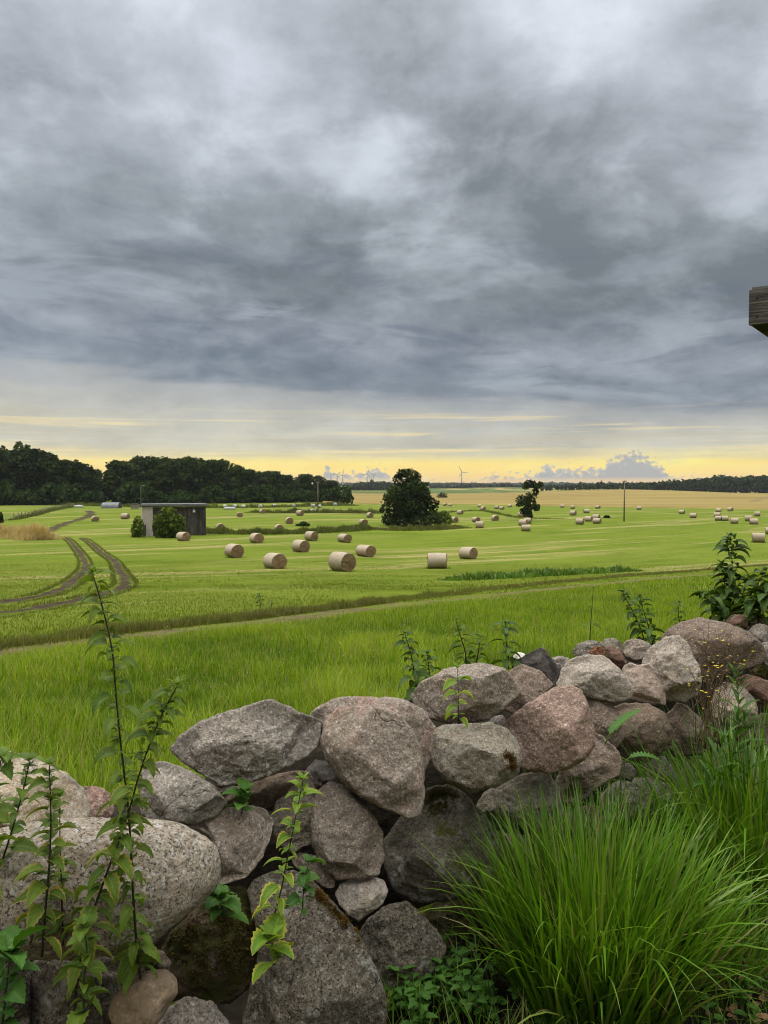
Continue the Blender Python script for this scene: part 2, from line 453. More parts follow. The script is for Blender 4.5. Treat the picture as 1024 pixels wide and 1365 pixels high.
col = nt.mix(nt.maprange(w, -.3, 1, 0, .4), col, (.10, .065, .035, 1))
finish(nt, col, .95, .05, n, .8, .05); M['baleend'] = m

# land
m, nt = mat('field grass')
tc = nt.node('ShaderNodeTexCoord').outputs['Object']
rot = nt.node('ShaderNodeMapping', {'Vector': tc, 'Rotation': (0, 0, R(-39))}, vector_type='POINT').outputs[0]
st = nt.node('ShaderNodeMapping', {'Vector': rot, 'Scale': (.016, .17, .05)}).outputs[0]
st2 = nt.node('ShaderNodeMapping', {'Vector': rot, 'Scale': (.035, .55, .1)}).outputs[0]
s1 = nt.noise(st, 1.0, 4, .55, .15)
s2 = nt.noise(st2, 1.0, 4, .6, .15)
fine = nt.noise(tc, 1.8, 8, .75)
patch = nt.noise(tc, .07, 5, .6)
tiny = nt.noise(tc, 14, 6, .8)
col = nt.mix(nt.maprange(patch, .35, .65), (.082, .115, .008, 1), (.112, .148, .011, 1))
col = nt.mix(nt.maprange(fine, .35, .7, 0, .45), col, (.055, .085, .006, 1))
mott = nt.noise(nt.node('ShaderNodeMapping', {'Vector': rot, 'Scale': (.10, .42, .2)}).outputs[0], 1.0, 7, .72, .3)
col = nt.mix(nt.maprange(mott, .40, .62, 0, .55), col, (.125, .145, .022, 1))
col = nt.mix(nt.maprange(mott, .46, .34, 0, .5), col, (.052, .088, .007, 1))
col = nt.mix(nt.maprange(tiny, .5, .75, 0, .35), col, (.16, .19, .03, 1))
strk = nt.math('MULTIPLY', nt.maprange(s1, .52, .62), nt.maprange(s2, .38, .56, .1, 1))
strk = nt.math('MULTIPLY', strk, nt.maprange(fine, .25, .6, .5, 1))
col = nt.mix(nt.math('MULTIPLY', strk, .78), col, (.25, .21, .085, 1))
col = nt.mix(nt.maprange(s2, .60, .72, 0, .45), col, (.17, .185, .04, 1))
# far land: mixed farmland
yy = nt.node('ShaderNodeSeparateXYZ', {0: tc}).outputs[1]
farp = nt.noise(nt.node('ShaderNodeMapping', {'Vector': tc, 'Scale': (.0012, .004, 1)}).outputs[0], 1.0, 3, .5)
farc = nt.ramp(farp, [(.35, (.06, .085, .025, 1)), (.47, (.10, .12, .035, 1)), (.55, (.24, .18, .07, 1)), (.66, (.07, .10, .03, 1))], 'CONSTANT')
col = nt.mix(nt.maprange(yy, 700, 800), col, farc)
finish(nt, col, .95, .04, nt.math('ADD', fine, tiny), .7, .06); M['field'] = m

m, nt = mat('ripe wheat')
tc = nt.node('ShaderNodeTexCoord').outputs['Object']
n = nt.noise(nt.node('ShaderNodeMapping', {'Vector': tc, 'Rotation': (0, 0, R(25)), 'Scale': (.006, .035, .02)}).outputs[0], 1, 5, .6, .3)
n2 = nt.noise(tc, .6, 5, .7)
n = nt.math('ADD', nt.math('MULTIPLY', n, .7), nt.math('MULTIPLY', nt.noise(nt.node('ShaderNodeMapping', {'Vector': tc, 'Rotation': (0, 0, R(8)), 'Scale': (.003, .05, .02)}).outputs[0], 1, 3, .6), .3))
col = nt.mix(nt.maprange(n, .35, .65), (.160, .118, .036, 1), (.235, .18, .062, 1))
col = nt.mix(nt.maprange(n2, .4, .7, 0, .35), col, (.14, .105, .038, 1))
finish(nt, col, .95, .03, n2, .6, .3); M['wheat'] = m

m, nt = mat('dirt track')
tc = nt.node('ShaderNodeTexCoord').outputs['Object']
n = nt.noise(tc, 1.2, 8, .7); n2 = nt.noise(tc, 9, 6, .75)
col = nt.mix(nt.maprange(n, .35, .65), (.030, .021, .013, 1), (.070, .050, .030, 1))
col = nt.mix(nt.maprange(n2, .5, .75, 0, .5), col, (.13, .098, .063, 1))
col = nt.mix(nt.maprange(nt.noise(tc, .8, 7, .75), .52, .66, 0, .7), col, (.065, .09, .012, 1))
ed = attr(nt)[0]
col = nt.mix(nt.maprange(nt.math('ADD', ed, nt.math('MULTIPLY', nt.math('SUBTRACT', nt.noise(tc, 1.6, 8, .75), .5), 2.2)), .10, .42), (.085, .115, .012, 1), col)
finish(nt, col, .97, .05, n2, 1.0, .08); M['dirt'] = m
m, nt = mat('pale footpath')
tc = nt.node('ShaderNodeTexCoord').outputs['Object']
n = nt.noise(tc, 1.4, 8, .7); n2 = nt.noise(tc, 16, 6, .75)
col = nt.mix(nt.maprange(n, .35, .65), (.080, .058, .032, 1), (.14, .105, .06, 1))
col = nt.mix(nt.maprange(n2, .46, .64, 0, .8), col, (.10, .12, .018, 1))
col = nt.mix(nt.maprange(nt.noise(tc, .45, 6, .7), .45, .62, 0, .8), col, (.10, .125, .016, 1))
ed = attr(nt)[0]
col = nt.mix(nt.maprange(nt.math('ADD', ed, nt.math('MULTIPLY', nt.math('SUBTRACT', nt.noise(tc, 1.3, 8, .75), .5), 2.6)), .20, .60), (.10, .125, .012, 1), col)
finish(nt, col, .97, .05, n2, 1.0, .04); M['path'] = m
M['tramline'] = simple_mat('tramline', (.11, .08, .035, 1), (.15, .11, .05, 1), 1)
M['soil'] = simple_mat('soil darkened as shade', (.012, .010, .007, 1), (.03, .024, .016, 1), 14, .95, .1, None, .8, .03)  # bare soil, its colour darkened so the wall's gaps read as deep shade
M['soilpath'] = simple_mat('trodden soil', (.06, .045, .03, 1), (.13, .10, .065, 1), 9, .95, .1, None, .7, .02, 8)
M['litter'] = simple_mat('dead leaf', (.14, .065, .03, 1), (.22, .12, .06, 1), 50)
# ------------------------------------------------------------------ camera
cam_d = bpy.data.cameras.new('camera'); cam = bpy.data.objects.new('camera', cam_d); COL.objects.link(cam)
cam.location = (0, 0, EYE); cam.rotation_euler = (R(90) - PITCH, 0, 0)
cam_d.sensor_fit = 'VERTICAL'; cam_d.sensor_height = 36.0; cam_d.sensor_width = 36.0
cam_d.lens = FPX / 1365 * 36.0
cam_d.clip_start = 0.05; cam_d.clip_end = 30000
scene.camera = cam

# ------------------------------------------------------------------ sky
SUN_EL, SUN_AZ = R(52), R(-62)          # azimuth from +Y, negative to the left
world = bpy.data.worlds.new('World'); scene.world = world; world.use_nodes = True
nt = NT(world.node_tree)
g = nt.node('ShaderNodeTexCoord').outputs['Generated']
sx, sy, sz = nt.node('ShaderNodeSeparateXYZ', {0: g}).outputs
el = nt.math('MULTIPLY', nt.math('ARCSINE', sz), 180 / math.pi)         # degrees
az = nt.math('MULTIPLY', nt.math('ARCTAN2', sx, sy), 180 / math.pi)     # degrees, 0 = along the view
den = nt.math('ADD', nt.math('MAXIMUM', sz, 0.0), .34)
P = nt.node('ShaderNodeCombineXYZ', {0: nt.math('DIVIDE', sx, den), 1: nt.math('DIVIDE', sy, den), 2: 0.0}).outputs[0]
P = nt.vmath('ADD', P, (3.1, 7.7, 0.0))
warp = nt.node('ShaderNodeTexNoise', {'Vector': P, 'Scale': 1.6, 'Detail': 4, 'Roughness': .5}).outputs['Color']
Pw = nt.vmath('ADD', P, nt.vmath('SCALE', nt.vmath('SUBTRACT', warp, (.5, .5, .5)), scale=.22))
n_l = nt.noise(Pw, 1.25, 3, .5)
n_m = nt.noise(Pw, 3.3, 8, .58, .1)
n_f = nt.noise(Pw, 8.5, 10, .66)
f = nt.math('ADD', nt.math('ADD', nt.math('MULTIPLY', n_l, .36), nt.math('MULTIPLY', n_m, .48)), nt.math('MULTIPLY', n_f, .16))
f = nt.maprange(f, .40, .61, 0, 1, 'LINEAR')
# layered height of the cloud base: lower on the right
wav = nt.noise(nt.node('ShaderNodeCombineXYZ', {0: nt.math('MULTIPLY', az, .06), 1: nt.math('MULTIPLY', el, .5), 2: 0.0}).outputs[0], 1.0, 5, .55, .3)
shift = nt.math('MULTIPLY', nt.math('ADD', nt.math('MULTIPLY', az, .062), nt.math('MULTIPLY', nt.math('SUBTRACT', wav, .5), 3.4)), nt.maprange(el, 2.2, 5.5))
e2 = nt.math('DIVIDE', nt.math('ADD', el, shift), 40.0)
def stops(t): return [(d / 40.0, srgb(*c)) for d, c in t]
dark = nt.ramp(e2, stops([(0, (232, 190, 120)), (.8, (250, 205, 84)), (1.5, (252, 214, 78)), (1.9, (206, 190, 140)), (2.6, (168, 164, 152)), (4.2, (158, 158, 155)), (6.3, (146, 149, 152)), (7.0, (104, 113, 126)), (8.4, (98, 108, 122)), (10.5, (102, 110, 122)), (13.8, (104, 111, 117)), (19, (114, 121, 126)), (24, (126, 132, 137)), (29, (142, 148, 154)), (34, (160, 166, 172))]))
lite = nt.ramp(e2, stops([(0, (246, 208, 140)), (.8, (255, 226, 100)), (1.5, (255, 234, 92)), (1.9, (246, 226, 140)), (2.6, (208, 201, 176)), (4.2, (198, 195, 182)), (6.3, (172, 173, 173)), (7.0, (142, 150, 160)), (8.4, (146, 155, 166)), (10.5, (166, 172, 182)), (13.8, (156, 162, 170)), (19, (177, 183, 191)), (24, (199, 205, 215)), (29, (217, 222, 232)), (34, (228, 233, 242))]))
hl = nt.math('MULTIPLY', nt.maprange(nt.math('ADD', nt.math('MULTIPLY', n_m, .6), nt.math('MULTIPLY', nt.noise(Pw, 5.2, 8, .6, .1), .4)), .49, .68), nt.maprange(el, 9, 22, .35, .6))
sky = nt.mix(f, dark, lite)
rg = nt.noise(nt.node('ShaderNodeCombineXYZ', {0: nt.math('MULTIPLY', az, .055), 1: nt.math('MULTIPLY', el, .26), 2: 8.0}).outputs[0], 1.0, 7, .55, .6)
rb = nt.math('MULTIPLY', nt.maprange(e2, .15, .20), nt.maprange(e2, .34, .52, 1, 0))
sky = nt.mix(nt.math('MULTIPLY', nt.math('MULTIPLY', nt.maprange(rg, .52, .64), rb), .7), sky, srgb(162, 170, 179))
sky = nt.mix(nt.math('MULTIPLY', nt.math('MULTIPLY', nt.maprange(rg, .46, .36), rb), .6), sky, srgb(92, 103, 117))
sky = nt.mix(hl, sky, nt.mix(nt.maprange(el, 10, 26), srgb(168, 176, 184), srgb(224, 231, 240)))
# thin stratus streaks across the glow
stv = nt.node('ShaderNodeCombineXYZ', {0: nt.math('MULTIPLY', az, .045), 1: nt.math('MULTIPLY', el, 1.5), 2: 3.3}).outputs[0]
stn = nt.noise(stv, 1.0, 6, .6, .25)
band = nt.math('MULTIPLY', nt.maprange(el, 1.0, 2.4), nt.maprange(el, 4.2, 6.0, 1, 0))
sky = nt.mix(nt.math('MULTIPLY', nt.math('MULTIPLY', nt.maprange(stn, .50, .66), band), .5), sky, srgb(184, 174, 152))
sky = nt.mix(nt.math('MULTIPLY', nt.math('MULTIPLY', nt.maprange(stn, .47, .33), band), .55), sky, srgb(252, 226, 150))
# low cumulus standing on the horizon: height (in degrees) over azimuth
prof = [(425, 0), (432, 12), (438, 22), (445, 12), (455, 12), (475, 10), (485, 15), (505, 21), (515, 14), (528, 0), (640, 0), (655, 13), (668, 9), (690, 9), (715, 10), (722, 20), (729, 27), (737, 19), (760, 17), (790, 18), (805, 22), (815, 30), (828, 33), (842, 37), (858, 34), (872, 26), (886, 14), (900, 5), (940, 6), (950, 8), (980, 4), (1024, 0)]
def azd(px): return math.degrees(math.atan((px - 512) / FPX))
a0, a1 = azd(415), azd(1030)
cst = [((azd(p) - a0) / (a1 - a0), (h / 40.0,) * 3) for p, h in prof]
cvec = nt.node('ShaderNodeCombineXYZ', {0: az, 1: nt.math('MULTIPLY', el, 1.2), 2: 1.7}).outputs[0]
cn = nt.noise(cvec, 2.4, 4, .5)
azj = nt.math('ADD', az, nt.math('MULTIPLY', nt.math('SUBTRACT', nt.noise(cvec, 2.3, 4, .6), .5), 1.0))
hgt = nt.math('MULTIPLY', nt.ramp(nt.math('DIVIDE', nt.math('SUBTRACT', azj, a0), a1 - a0), cst[:32]), math.degrees(math.atan(40 / FPX)))
hgt = nt.math('ADD', hgt, nt.math('MULTIPLY', nt.math('SUBTRACT', cn, .50), 2.6))
cm = nt.math('MULTIPLY', nt.maprange(nt.math('SUBTRACT', hgt, el), -.05, .20), nt.maprange(el, .05, .5, .25, 1.0))
ccol = nt.mix(nt.maprange(nt.math('SUBTRACT', hgt, el), .0, .7), srgb(186, 176, 164), srgb(141, 144, 154))
sky = nt.mix(nt.math('MULTIPLY', cm, .92), sky, ccol)
# sky overhead, out of view, is boosted beyond the rest to light the land
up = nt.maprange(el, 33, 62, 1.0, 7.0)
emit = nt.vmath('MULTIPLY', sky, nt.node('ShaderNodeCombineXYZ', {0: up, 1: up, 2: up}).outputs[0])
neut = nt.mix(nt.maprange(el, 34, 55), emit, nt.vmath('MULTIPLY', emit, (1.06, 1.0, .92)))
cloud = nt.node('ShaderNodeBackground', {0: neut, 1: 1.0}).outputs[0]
ns = nt.node('ShaderNodeTexSky', sky_type='NISHITA', sun_disc=False, sun_elevation=SUN_EL, sun_rotation=SUN_AZ, altitude=60)
clear = nt.node('ShaderNodeBackground', {0: ns.outputs[0], 1: .1}).outputs[0]
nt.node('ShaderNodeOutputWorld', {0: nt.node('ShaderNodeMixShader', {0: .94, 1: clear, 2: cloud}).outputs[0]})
world.cycles.sampling_method = 'MANUAL'; world.cycles.sample_map_resolution = 1024

sd = bpy.data.lights.new('sun', 'SUN'); sd.energy = 1.5; sd.angle = R(20); sd.color = (1.0, .95, .87)
so = bpy.data.objects.new('sun', sd); COL.objects.link(so); so.location = (0, 0, 30)
dv = Vector((math.sin(SUN_AZ) * math.cos(SUN_EL), math.cos(SUN_AZ) * math.cos(SUN_EL), math.sin(SUN_EL)))
so.rotation_euler = dv.to_track_quat('Z', 'Y').to_euler()

scene.view_settings.view_transform = 'Standard'; scene.view_settings.look = 'None'
scene.view_settings.exposure = 0.1; scene.view_settings.gamma = 1.0
scene.render.engine = 'CYCLES'
cy = scene.cycles
cy.use_denoising = True
cy.pixel_filter_type = 'BLACKMAN_HARRIS'; cy.filter_width = 1.05
try: cy.denoiser = 'OPENIMAGEDENOISE'
except Exception: pass
cy.max_bounces = 6; cy.diffuse_bounces = 3; cy.glossy_bounces = 2; cy.transmission_bounces = 4; cy.volume_bounces = 1
cy.caustics_reflective = False; cy.caustics_refractive = False
cy.sample_clamp_indirect = 6

# ------------------------------------------------------------------ the land, one sheet to the horizon
ys = np.concatenate([np.linspace(-30, 0, 12), np.linspace(.3, 60, 220), np.geomspace(60.6, 5500, 220)])
us = np.concatenate([-np.geomspace(1, .004, 90), [0], np.geomspace(.004, 1, 90)])
YY, UU = np.meshgrid(ys, us, indexing='ij')
XX = UU * (np.maximum(YY, 0) * 1.1 + 30)
ZZ = ground(XX.ravel(), YY.ravel()).reshape(XX.shape)
ZZ = ZZ + noise2(XX.ravel(), YY.ravel(), .35, 5).reshape(XX.shape) * .03 * sstep(3, 8, YY)
Vg = np.stack([XX.ravel(), YY.ravel(), ZZ.ravel()], 1)
nr, nc = XX.shape
ii = (np.arange(nr - 1)[:, None] * nc + np.arange(nc - 1)[None, :]).ravel()
o = link('field', np_mesh('field', Vg, np.stack([ii, ii + 1, ii + nc + 1, ii + nc], 1)), M['field']); o['kind'] = 'structure'

def sheet(name, mat_, left, right, lift, kind='structure', sub=1):
    """a strip of ground between two lines of points, draped over the land"""
    left = np.asarray(left, float); right = np.asarray(right, float)
    W = 7; E = []
    V = []
    for a, b in zip(left, right):
        for k in range(W):
            p = a + (b - a) * k / (W - 1)
            edge = 1 - abs(k / (W - 1) * 2 - 1); E.append((edge, 0, 0))
            V.append((p[0], p[1], gz(p[0], p[1]) + lift * (0.25 + min(1, edge * 3) * .75 - (.45 if edge > .9 else 0) * (lift > .02))))
    V = np.array(V)
    n = len(left)
    ii = (np.arange(n - 1)[:, None] * W + np.arange(W - 1)[None, :]).ravel()
    o = link(name, np_mesh(name, V, np.stack([ii, ii + 1, ii + W + 1, ii + W], 1), None, np.array(E)), mat_)
    o['kind'] = kind
    return o

def resample(P, step):
    P = np.asarray(P, float)
    # Catmull-Rom through the points, then even spacing
    Q = []
    n = len(P)
    for i in range(n - 1):
        p0, p1, p2, p3 = P[max(i - 1, 0)], P[i], P[i + 1], P[min(i + 2, n - 1)]
        for t in np.linspace(0, 1, 14, endpoint=False):
            Q.append(.5 * ((2 * p1) + (-p0 + p2) * t + (2 * p0 - 5 * p1 + 4 * p2 - p3) * t * t + (-p0 + 3 * p1 - 3 * p2 + p3) * t ** 3))
    Q.append(P[-1]); Q = np.array(Q)
    s = np.concatenate([[0], np.cumsum(np.linalg.norm(np.diff(Q, axis=0), axis=1))])
    m = max(3, int(s[-1] / step))
    t = np.linspace(0, s[-1], m)
    return np.stack([np.interp(t, s, Q[:, k]) for k in range(Q.shape[1])], 1)

def ground_line(pix, step):
    return resample([hit(*p)[:2] for p in pix], step)

def ribbon(name, mat_, pix, width, lift, step=.5, wob=.25, seed=1):
    L = ground_line(pix, step)
    T = np.gradient(L, axis=0); T /= np.linalg.norm(T, axis=1)[:, None]
    Nn = np.stack([-T[:, 1], T[:, 0]], 1)
    s = np.arange(len(L)) * step
    w1 = width * .5 * (1 + wob * noise2(s, s * 0, .6 / max(width, .6), seed, 4))
    w2 = width * .5 * (1 + wob * noise2(s, s * 0 + 9, .6 / max(width, .6), seed + 5, 4))
    sheet(name, mat_, L + Nn * w1[:, None], L - Nn * w2[:, None], lift)
    return L

PATH = [(-60, 884), (0, 873), (100, 860), (200, 848), (320, 834), (420, 822), (520, 809), (620, 799), (720, 788), (820, 777), (920, 768), (1040, 759)]
path_line = ribbon('footpath', M['path'], PATH, 1.15, .03, .3, .55, 3)
RUT_A = [(-30, 811), (0, 806), (34, 799), (75, 789), (103, 772), (114, 755), (109, 741), (96, 724), (86, 716)]
RUT_B = [(-30, 825), (0, 820), (51, 812), (103, 801), (161, 785), (165, 772), (154, 751), (137, 738), (122, 725), (110, 717)]
RUT_C = [(66, 709), (72, 704), (84, 699), (97, 695), (109, 692), (118, 688), (121, 684), (116, 681)]
rutA = ribbon('dirt_track', M['dirt'], RUT_A, .72, .05, .5, .5, 11)
rutB = ribbon('dirt_track', M['dirt'], RUT_B, .75, .05, .5, .5, 12)
rutC = ribbon('dirt_track', M['dirt'], RUT_C, 2.6, .06, 1.5, .45, 13)

# ripe wheat on the rise beyond the mown field
wb = [(430, 672), (470, 670.8), (540, 671.5), (620, 672.2), (690, 673.5), (760, 675), (830, 676), (900, 677), (960, 678), (1040, 680), (1090, 682)]
WB = ground_line(wb, 6.0)
near = WB
far = np.stack([WB[:, 0] / WB[:, 1] * 770, np.full(len(WB), 770.0)], 1)
V = []; NW = 60
for k in range(NW):
    t = (k / (NW - 1)) ** 1.2
    p = near + (far - near) * t
    for q in p: V.append((q[0], q[1], 0))
V = np.array(V); V[:, 2] = ground(V[:, 0], V[:, 1]) + .7
V[:len(WB), 2] -= .68
nc = len(WB)
ii = (np.arange(NW - 1)[:, None] * nc + np.arange(nc - 1)[None, :]).ravel()
o = link('wheat_field', np_mesh('wheat_field', V, np.stack([ii, ii + 1, ii + nc + 1, ii + nc], 1)), M['wheat']); o['kind'] = 'structure'
for k, pp in enumerate([[(998, 671), (1008, 667.5), (1018, 663.5)], [(1005, 671), (1015, 667.5), (1025, 663.5)]]):   # tramlines in the wheat
    L = ground_line(pp, 3.0)
    T = np.gradient(L, axis=0); T /= np.linalg.norm(T, axis=1)[:, None]; Nn = np.stack([-T[:, 1], T[:, 0]], 1)
    sheet('wheel_track', M['tramline'] if 'tramline' in M else M['dirt'], L + Nn * .7, L - Nn * .7, .85)

# ------------------------------------------------------------------ grass
def blades(B, head, length, width, a0, a1, tintr, dry, S=3, tint_extra=None):
    """curved tapering blades as one vertex block; a0, a1 = lean from vertical at root and tip"""
    N = len(B)
    t = np.linspace(0, 1, S + 1)
    ang = a0[:, None] + (a1 - a0)[:, None] * t[None, :] ** 1.3
    seg = (length / S)[:, None]
    hx = np.cos(head)[:, None]; hy = np.sin(head)[:, None]
    ho = np.concatenate([np.zeros((N, 1)), np.cumsum(np.sin(ang[:, :-1]) * seg, 1)], 1)
    ve = np.concatenate([np.zeros((N, 1)), np.cumsum(np.cos(ang[:, :-1]) * seg, 1)], 1)
    cx = B[:, 0:1] + ho * hx; cy_ = B[:, 1:2] + ho * hy; cz = B[:, 2:3] + ve
    tw = head + np.pi / 2 + rng.uniform(-.5, .5, N)
    wx = np.cos(tw)[:, None]; wy = np.sin(tw)[:, None]
    w = width[:, None] * .5 * (1 - t[None, :] ** 2.2) * (.55 + .45 * np.minimum(1, t[None, :] * 4))
    Lp = np.stack([cx - wx * w, cy_ - wy * w, cz], 2); Rp = np.stack([cx + wx * w, cy_ + wy * w, cz], 2)
    V = np.concatenate([np.stack([Lp[:, :S], Rp[:, :S]], 2).reshape(N, 2 * S, 3), np.stack([cx[:, S], cy_[:, S], cz[:, S]], 1)[:, None, :]], 1)
    nv = 2 * S + 1
    base = (np.arange(N) * nv)[:, None]
    q = np.concatenate([np.array([[2 * k, 2 * k + 1, 2 * k + 3, 2 * k + 2]]) + base for k in range(S - 1)]) if S > 1 else np.zeros((0, 4), int)
    tr = np.array([[2 * S - 2, 2 * S - 1, 2 * S]]) + base
    tint = np.zeros((N, nv, 3)); tint[:, :, 0] = tintr[:, None]
    tt = np.concatenate([np.repeat(t[:S], 2), [1.0]])
    tint[:, :, 1] = np.clip(dry[:, None] * (.4 + .8 * tt[None, :]), 0, 1)
    return V.reshape(-1, 3), q, tr, tint.reshape(-1, 3)

def join_blades(name, mat_, blocks, parent=None, loc=None):
    V = []; Q = []; T = []; C = []; n = 0
    for v, q, t, c in blocks:
        V.append(v); Q.append(q + n); T.append(t + n); C.append(c); n += len(v)
    me = np_mesh(name, np.concatenate(V), np.concatenate(Q), np.concatenate(T), np.concatenate(C))
    return link(name, me, mat_, parent, loc)

def wall_y(x): return 2.377 + .69 * x

def scatter(n, y0, y1, power=1.0):
    """points in the visible wedge between two distances"""
    y = y0 + (y1 - y0) * rng.random(n) ** power
    x = (rng.random(n) * 2 - 1) * (y * .56 + 1.3)
    return x, y

def path_dist(x, y):
    d = np.full(len(x), 1e9)
    for p in path_line[::2]:
        d = np.minimum(d, (x - p[0]) ** 2 + (y - p[1]) ** 2)
    return np.sqrt(d)

def side_of_path(x, y):
    """positive on the far side of the footpath"""
    return y - np.interp(x, path_line[:, 0], path_line[:, 1])

def meadow_block(n, y0, y1, L, Wd, S, power=1.0):
    x, y = scatter(n, y0, y1, power)
    keep = (y > wall_y(x) + .55)
    ds = side_of_path(x, y)
    keep &= (ds < 0) | (y < y0)
    x, y = x[keep], y[keep]
    pd = path_dist(x, y)
    k2 = rng.random(len(x)) < .12 + .88 * sstep(.15, .8, pd + .4 * noise2(x, y, .9, 77, 3))
    x, y, pd = x[k2], y[k2], pd[k2]
    n = len(x)
    big = noise2(x, y, .45, 21, 3); cl = noise2(x, y, 2.2, 22, 2)
    hgt = L * (.65 + .35 * rng.random(n)) * (1 + .3 * big + .3 * cl) * (.45 + .55 * sstep(.3, 2.0, pd))
    z = ground(x, y)
    return blades(np.stack([x, y, z], 1), rng.random(n) * 2 * np.pi, hgt, Wd * (.7 + .6 * rng.random(n)), rng.uniform(0, .25, n), rng.uniform(.3, 1.5, n),
                  np.clip(.42 + .3 * big + .28 * cl + rng.normal(0, .27, n), 0, 1), np.clip(rng.random(n) ** 6 * 1.0 + .25 * sstep(1.4, .4, pd), 0, 1), S)
o = join_blades('meadow_grass', M['meadow'], [
    meadow_block(54000, 2.2, 7, .30, .0085, 4, 1.0),
    meadow_block(78000, 6, 14, .26, .0125, 3, 1.0),
    meadow_block(90000, 13, 30, .22, .018, 2, 1.1),
    meadow_block(60000, 28, 62, .22, .035, 2, 1.1)])
o['kind'] = 'stuff'

# mown field beyond the path: short stubble grass that thins into the distance
def mown_block(n, y0, y1, L, Wd, S):
    x, y = scatter(n, y0, y1)
    ds = side_of_path(x, y)
    keep = ds > .5
    for rr in (rutA, rutB):
        for p in rr[::2]:
            keep &= ((x - p[0]) ** 2 + (y - p[1]) ** 2) > .3
    x, y = x[keep], y[keep]; n = len(x)
    big = noise2(x, y, .12, 31, 3); cl = noise2(x, y, .9, 32, 2)
    return blades(np.stack([x, y, ground(x, y)], 1), rng.random(n) * 2 * np.pi, L * (.6 + .6 * rng.random(n)) * (1 + .35 * cl), Wd * (.7 + .6 * rng.random(n)), rng.uniform(0, .4, n), rng.uniform(.4, 1.6, n),
                  np.clip(.5 + .15 * big + .12 * cl + rng.normal(0, .12, n), 0, 1), np.clip(rng.random(n) ** 7 * .7 + .2 * sstep(.2, .9, big), 0, 1), S)
o = join_blades('field_grass', M['mown'], [
    mown_block(80000, 11, 34, .075, .016, 2), mown_block(70000, 30, 66, .065, .028, 2), mown_block(45000, 60, 240, .07, .09, 1)])
o['kind'] = 'stuff'

def strip_grass(name, pix, half, L, Wd, n, tint=.4, dry=.3, mat_='tall', off=0.0, step=1.0, S=3, kind='stuff', taper=True):
    Lp = ground_line(pix, step)
    T = np.gradient(Lp, axis=0); T /= np.linalg.norm(T, axis=1)[:, None]; Nn = np.stack([-T[:, 1], T[:, 0]], 1)
    i = rng.random(n) * (len(Lp) - 1)
    i0 = i.astype(int); fr = i - i0
    P = Lp[i0] * (1 - fr)[:, None] + Lp[np.minimum(i0 + 1, len(Lp) - 1)] * fr[:, None]
    d = np.clip(rng.normal(0, .5, n), -1.3, 1.3)
    P = P + Nn[i0] * (off + d * half)[:, None]
    nz = noise2(P[:, 0], P[:, 1], 1.2 / max(half, .3), 41, 3)
    en = np.minimum(1, np.minimum(i, len(Lp) - 1 - i) / max(2, .06 * len(Lp))) if taper else 1.0
    Lh = L * (.45 + .7 * rng.random(n)) * (1 - .35 * np.abs(d)) * np.clip(1 + .6 * nz, .25, 2) * (.3 + .7 * en)
    b = blades(np.stack([P[:, 0], P[:, 1], ground(P[:, 0], P[:, 1])], 1), rng.random(n) * 2 * np.pi, Lh, Wd * (.7 + .6 * rng.random(n)), rng.uniform(0, .35, n), rng.uniform(.2, 1.3, n),
               np.clip(tint + .3 * noise2(P[:, 0], P[:, 1], .8 / max(half, .3), 47, 3) + rng.normal(0, .18, n), 0, 1), np.clip(dry + rng.normal(0, .25, n), 0, 1), S)
    o = join_blades(name, M[mat_], [b]); o['kind'] = kind
    return o
strip_grass('rank_grass', [(-40, 872), (0, 861), (100, 850), (200, 838), (320, 825), (420, 813), (520, 801), (620, 791)], .6, .17, .012, 30000, .6, .32, step=.4)
strip_grass('rank_grass', [(-40, 876), (0, 866.5), (100, 854), (200, 842), (320, 828.5), (420, 816.5), (520, 804)], .22, .22, .012, 7000, .2, .6, step=.4)
strip_grass('rank_grass', [(560, 797), (660, 785), (760, 775), (860, 766), (960, 758), (1060, 751)], .7, .15, .03, 10000, .4, .7, step=.8)
strip_grass('weed_patch', [(590, 774), (660, 771), (730, 767), (790, 764), (846, 761)], .9, .45, .09, 5000, .3, .05, 'tuft', step=1)
strip_grass('ditch_grass', [(255, 709), (300, 711), (330, 712), (400, 711), (450, 708), (500, 704)], 2.2, 1.0, .11, 9500, .12, .25, step=2)
strip_grass('ditch_grass', [(500, 706), (540, 707), (580, 706), (617, 703)], 2.0, 1.0, .12, 5000, .45, .4, step=2)
strip_grass('ditch_grass', [(330, 683), (400, 684), (470, 684), (512, 684)], 2.2, 1.2, .15, 4500, .2, .35, step=3)
strip_grass('ditch_grass', [(590, 684), (640, 681), (690, 690), (760, 692)], 1.5, .6, .15, 1800, .3, .3, step=3)
strip_grass('field_edge_grass', [(0, 672.6), (70, 673), (170, 675.5), (280, 677), (400, 675.5), (470, 673.5)], 3.0, 1.3, .2, 9000, .3, .25, step=4)
strip_grass('golden_grass', [(-60, 716), (-20, 715), (20, 716), (44, 718), (56, 720)], 2.3, 1.7, .06, 17000, .6, .0, 'gold', step=.7)
for rp in (RUT_A, RUT_B):
    strip_grass('verge_grass', rp, .16, .16, .02, 5000, .45, .35, step=.6, off=.5)
    strip_grass('verge_grass', rp, .16, .16, .02, 5000, .45, .35, step=.6, off=-.5)

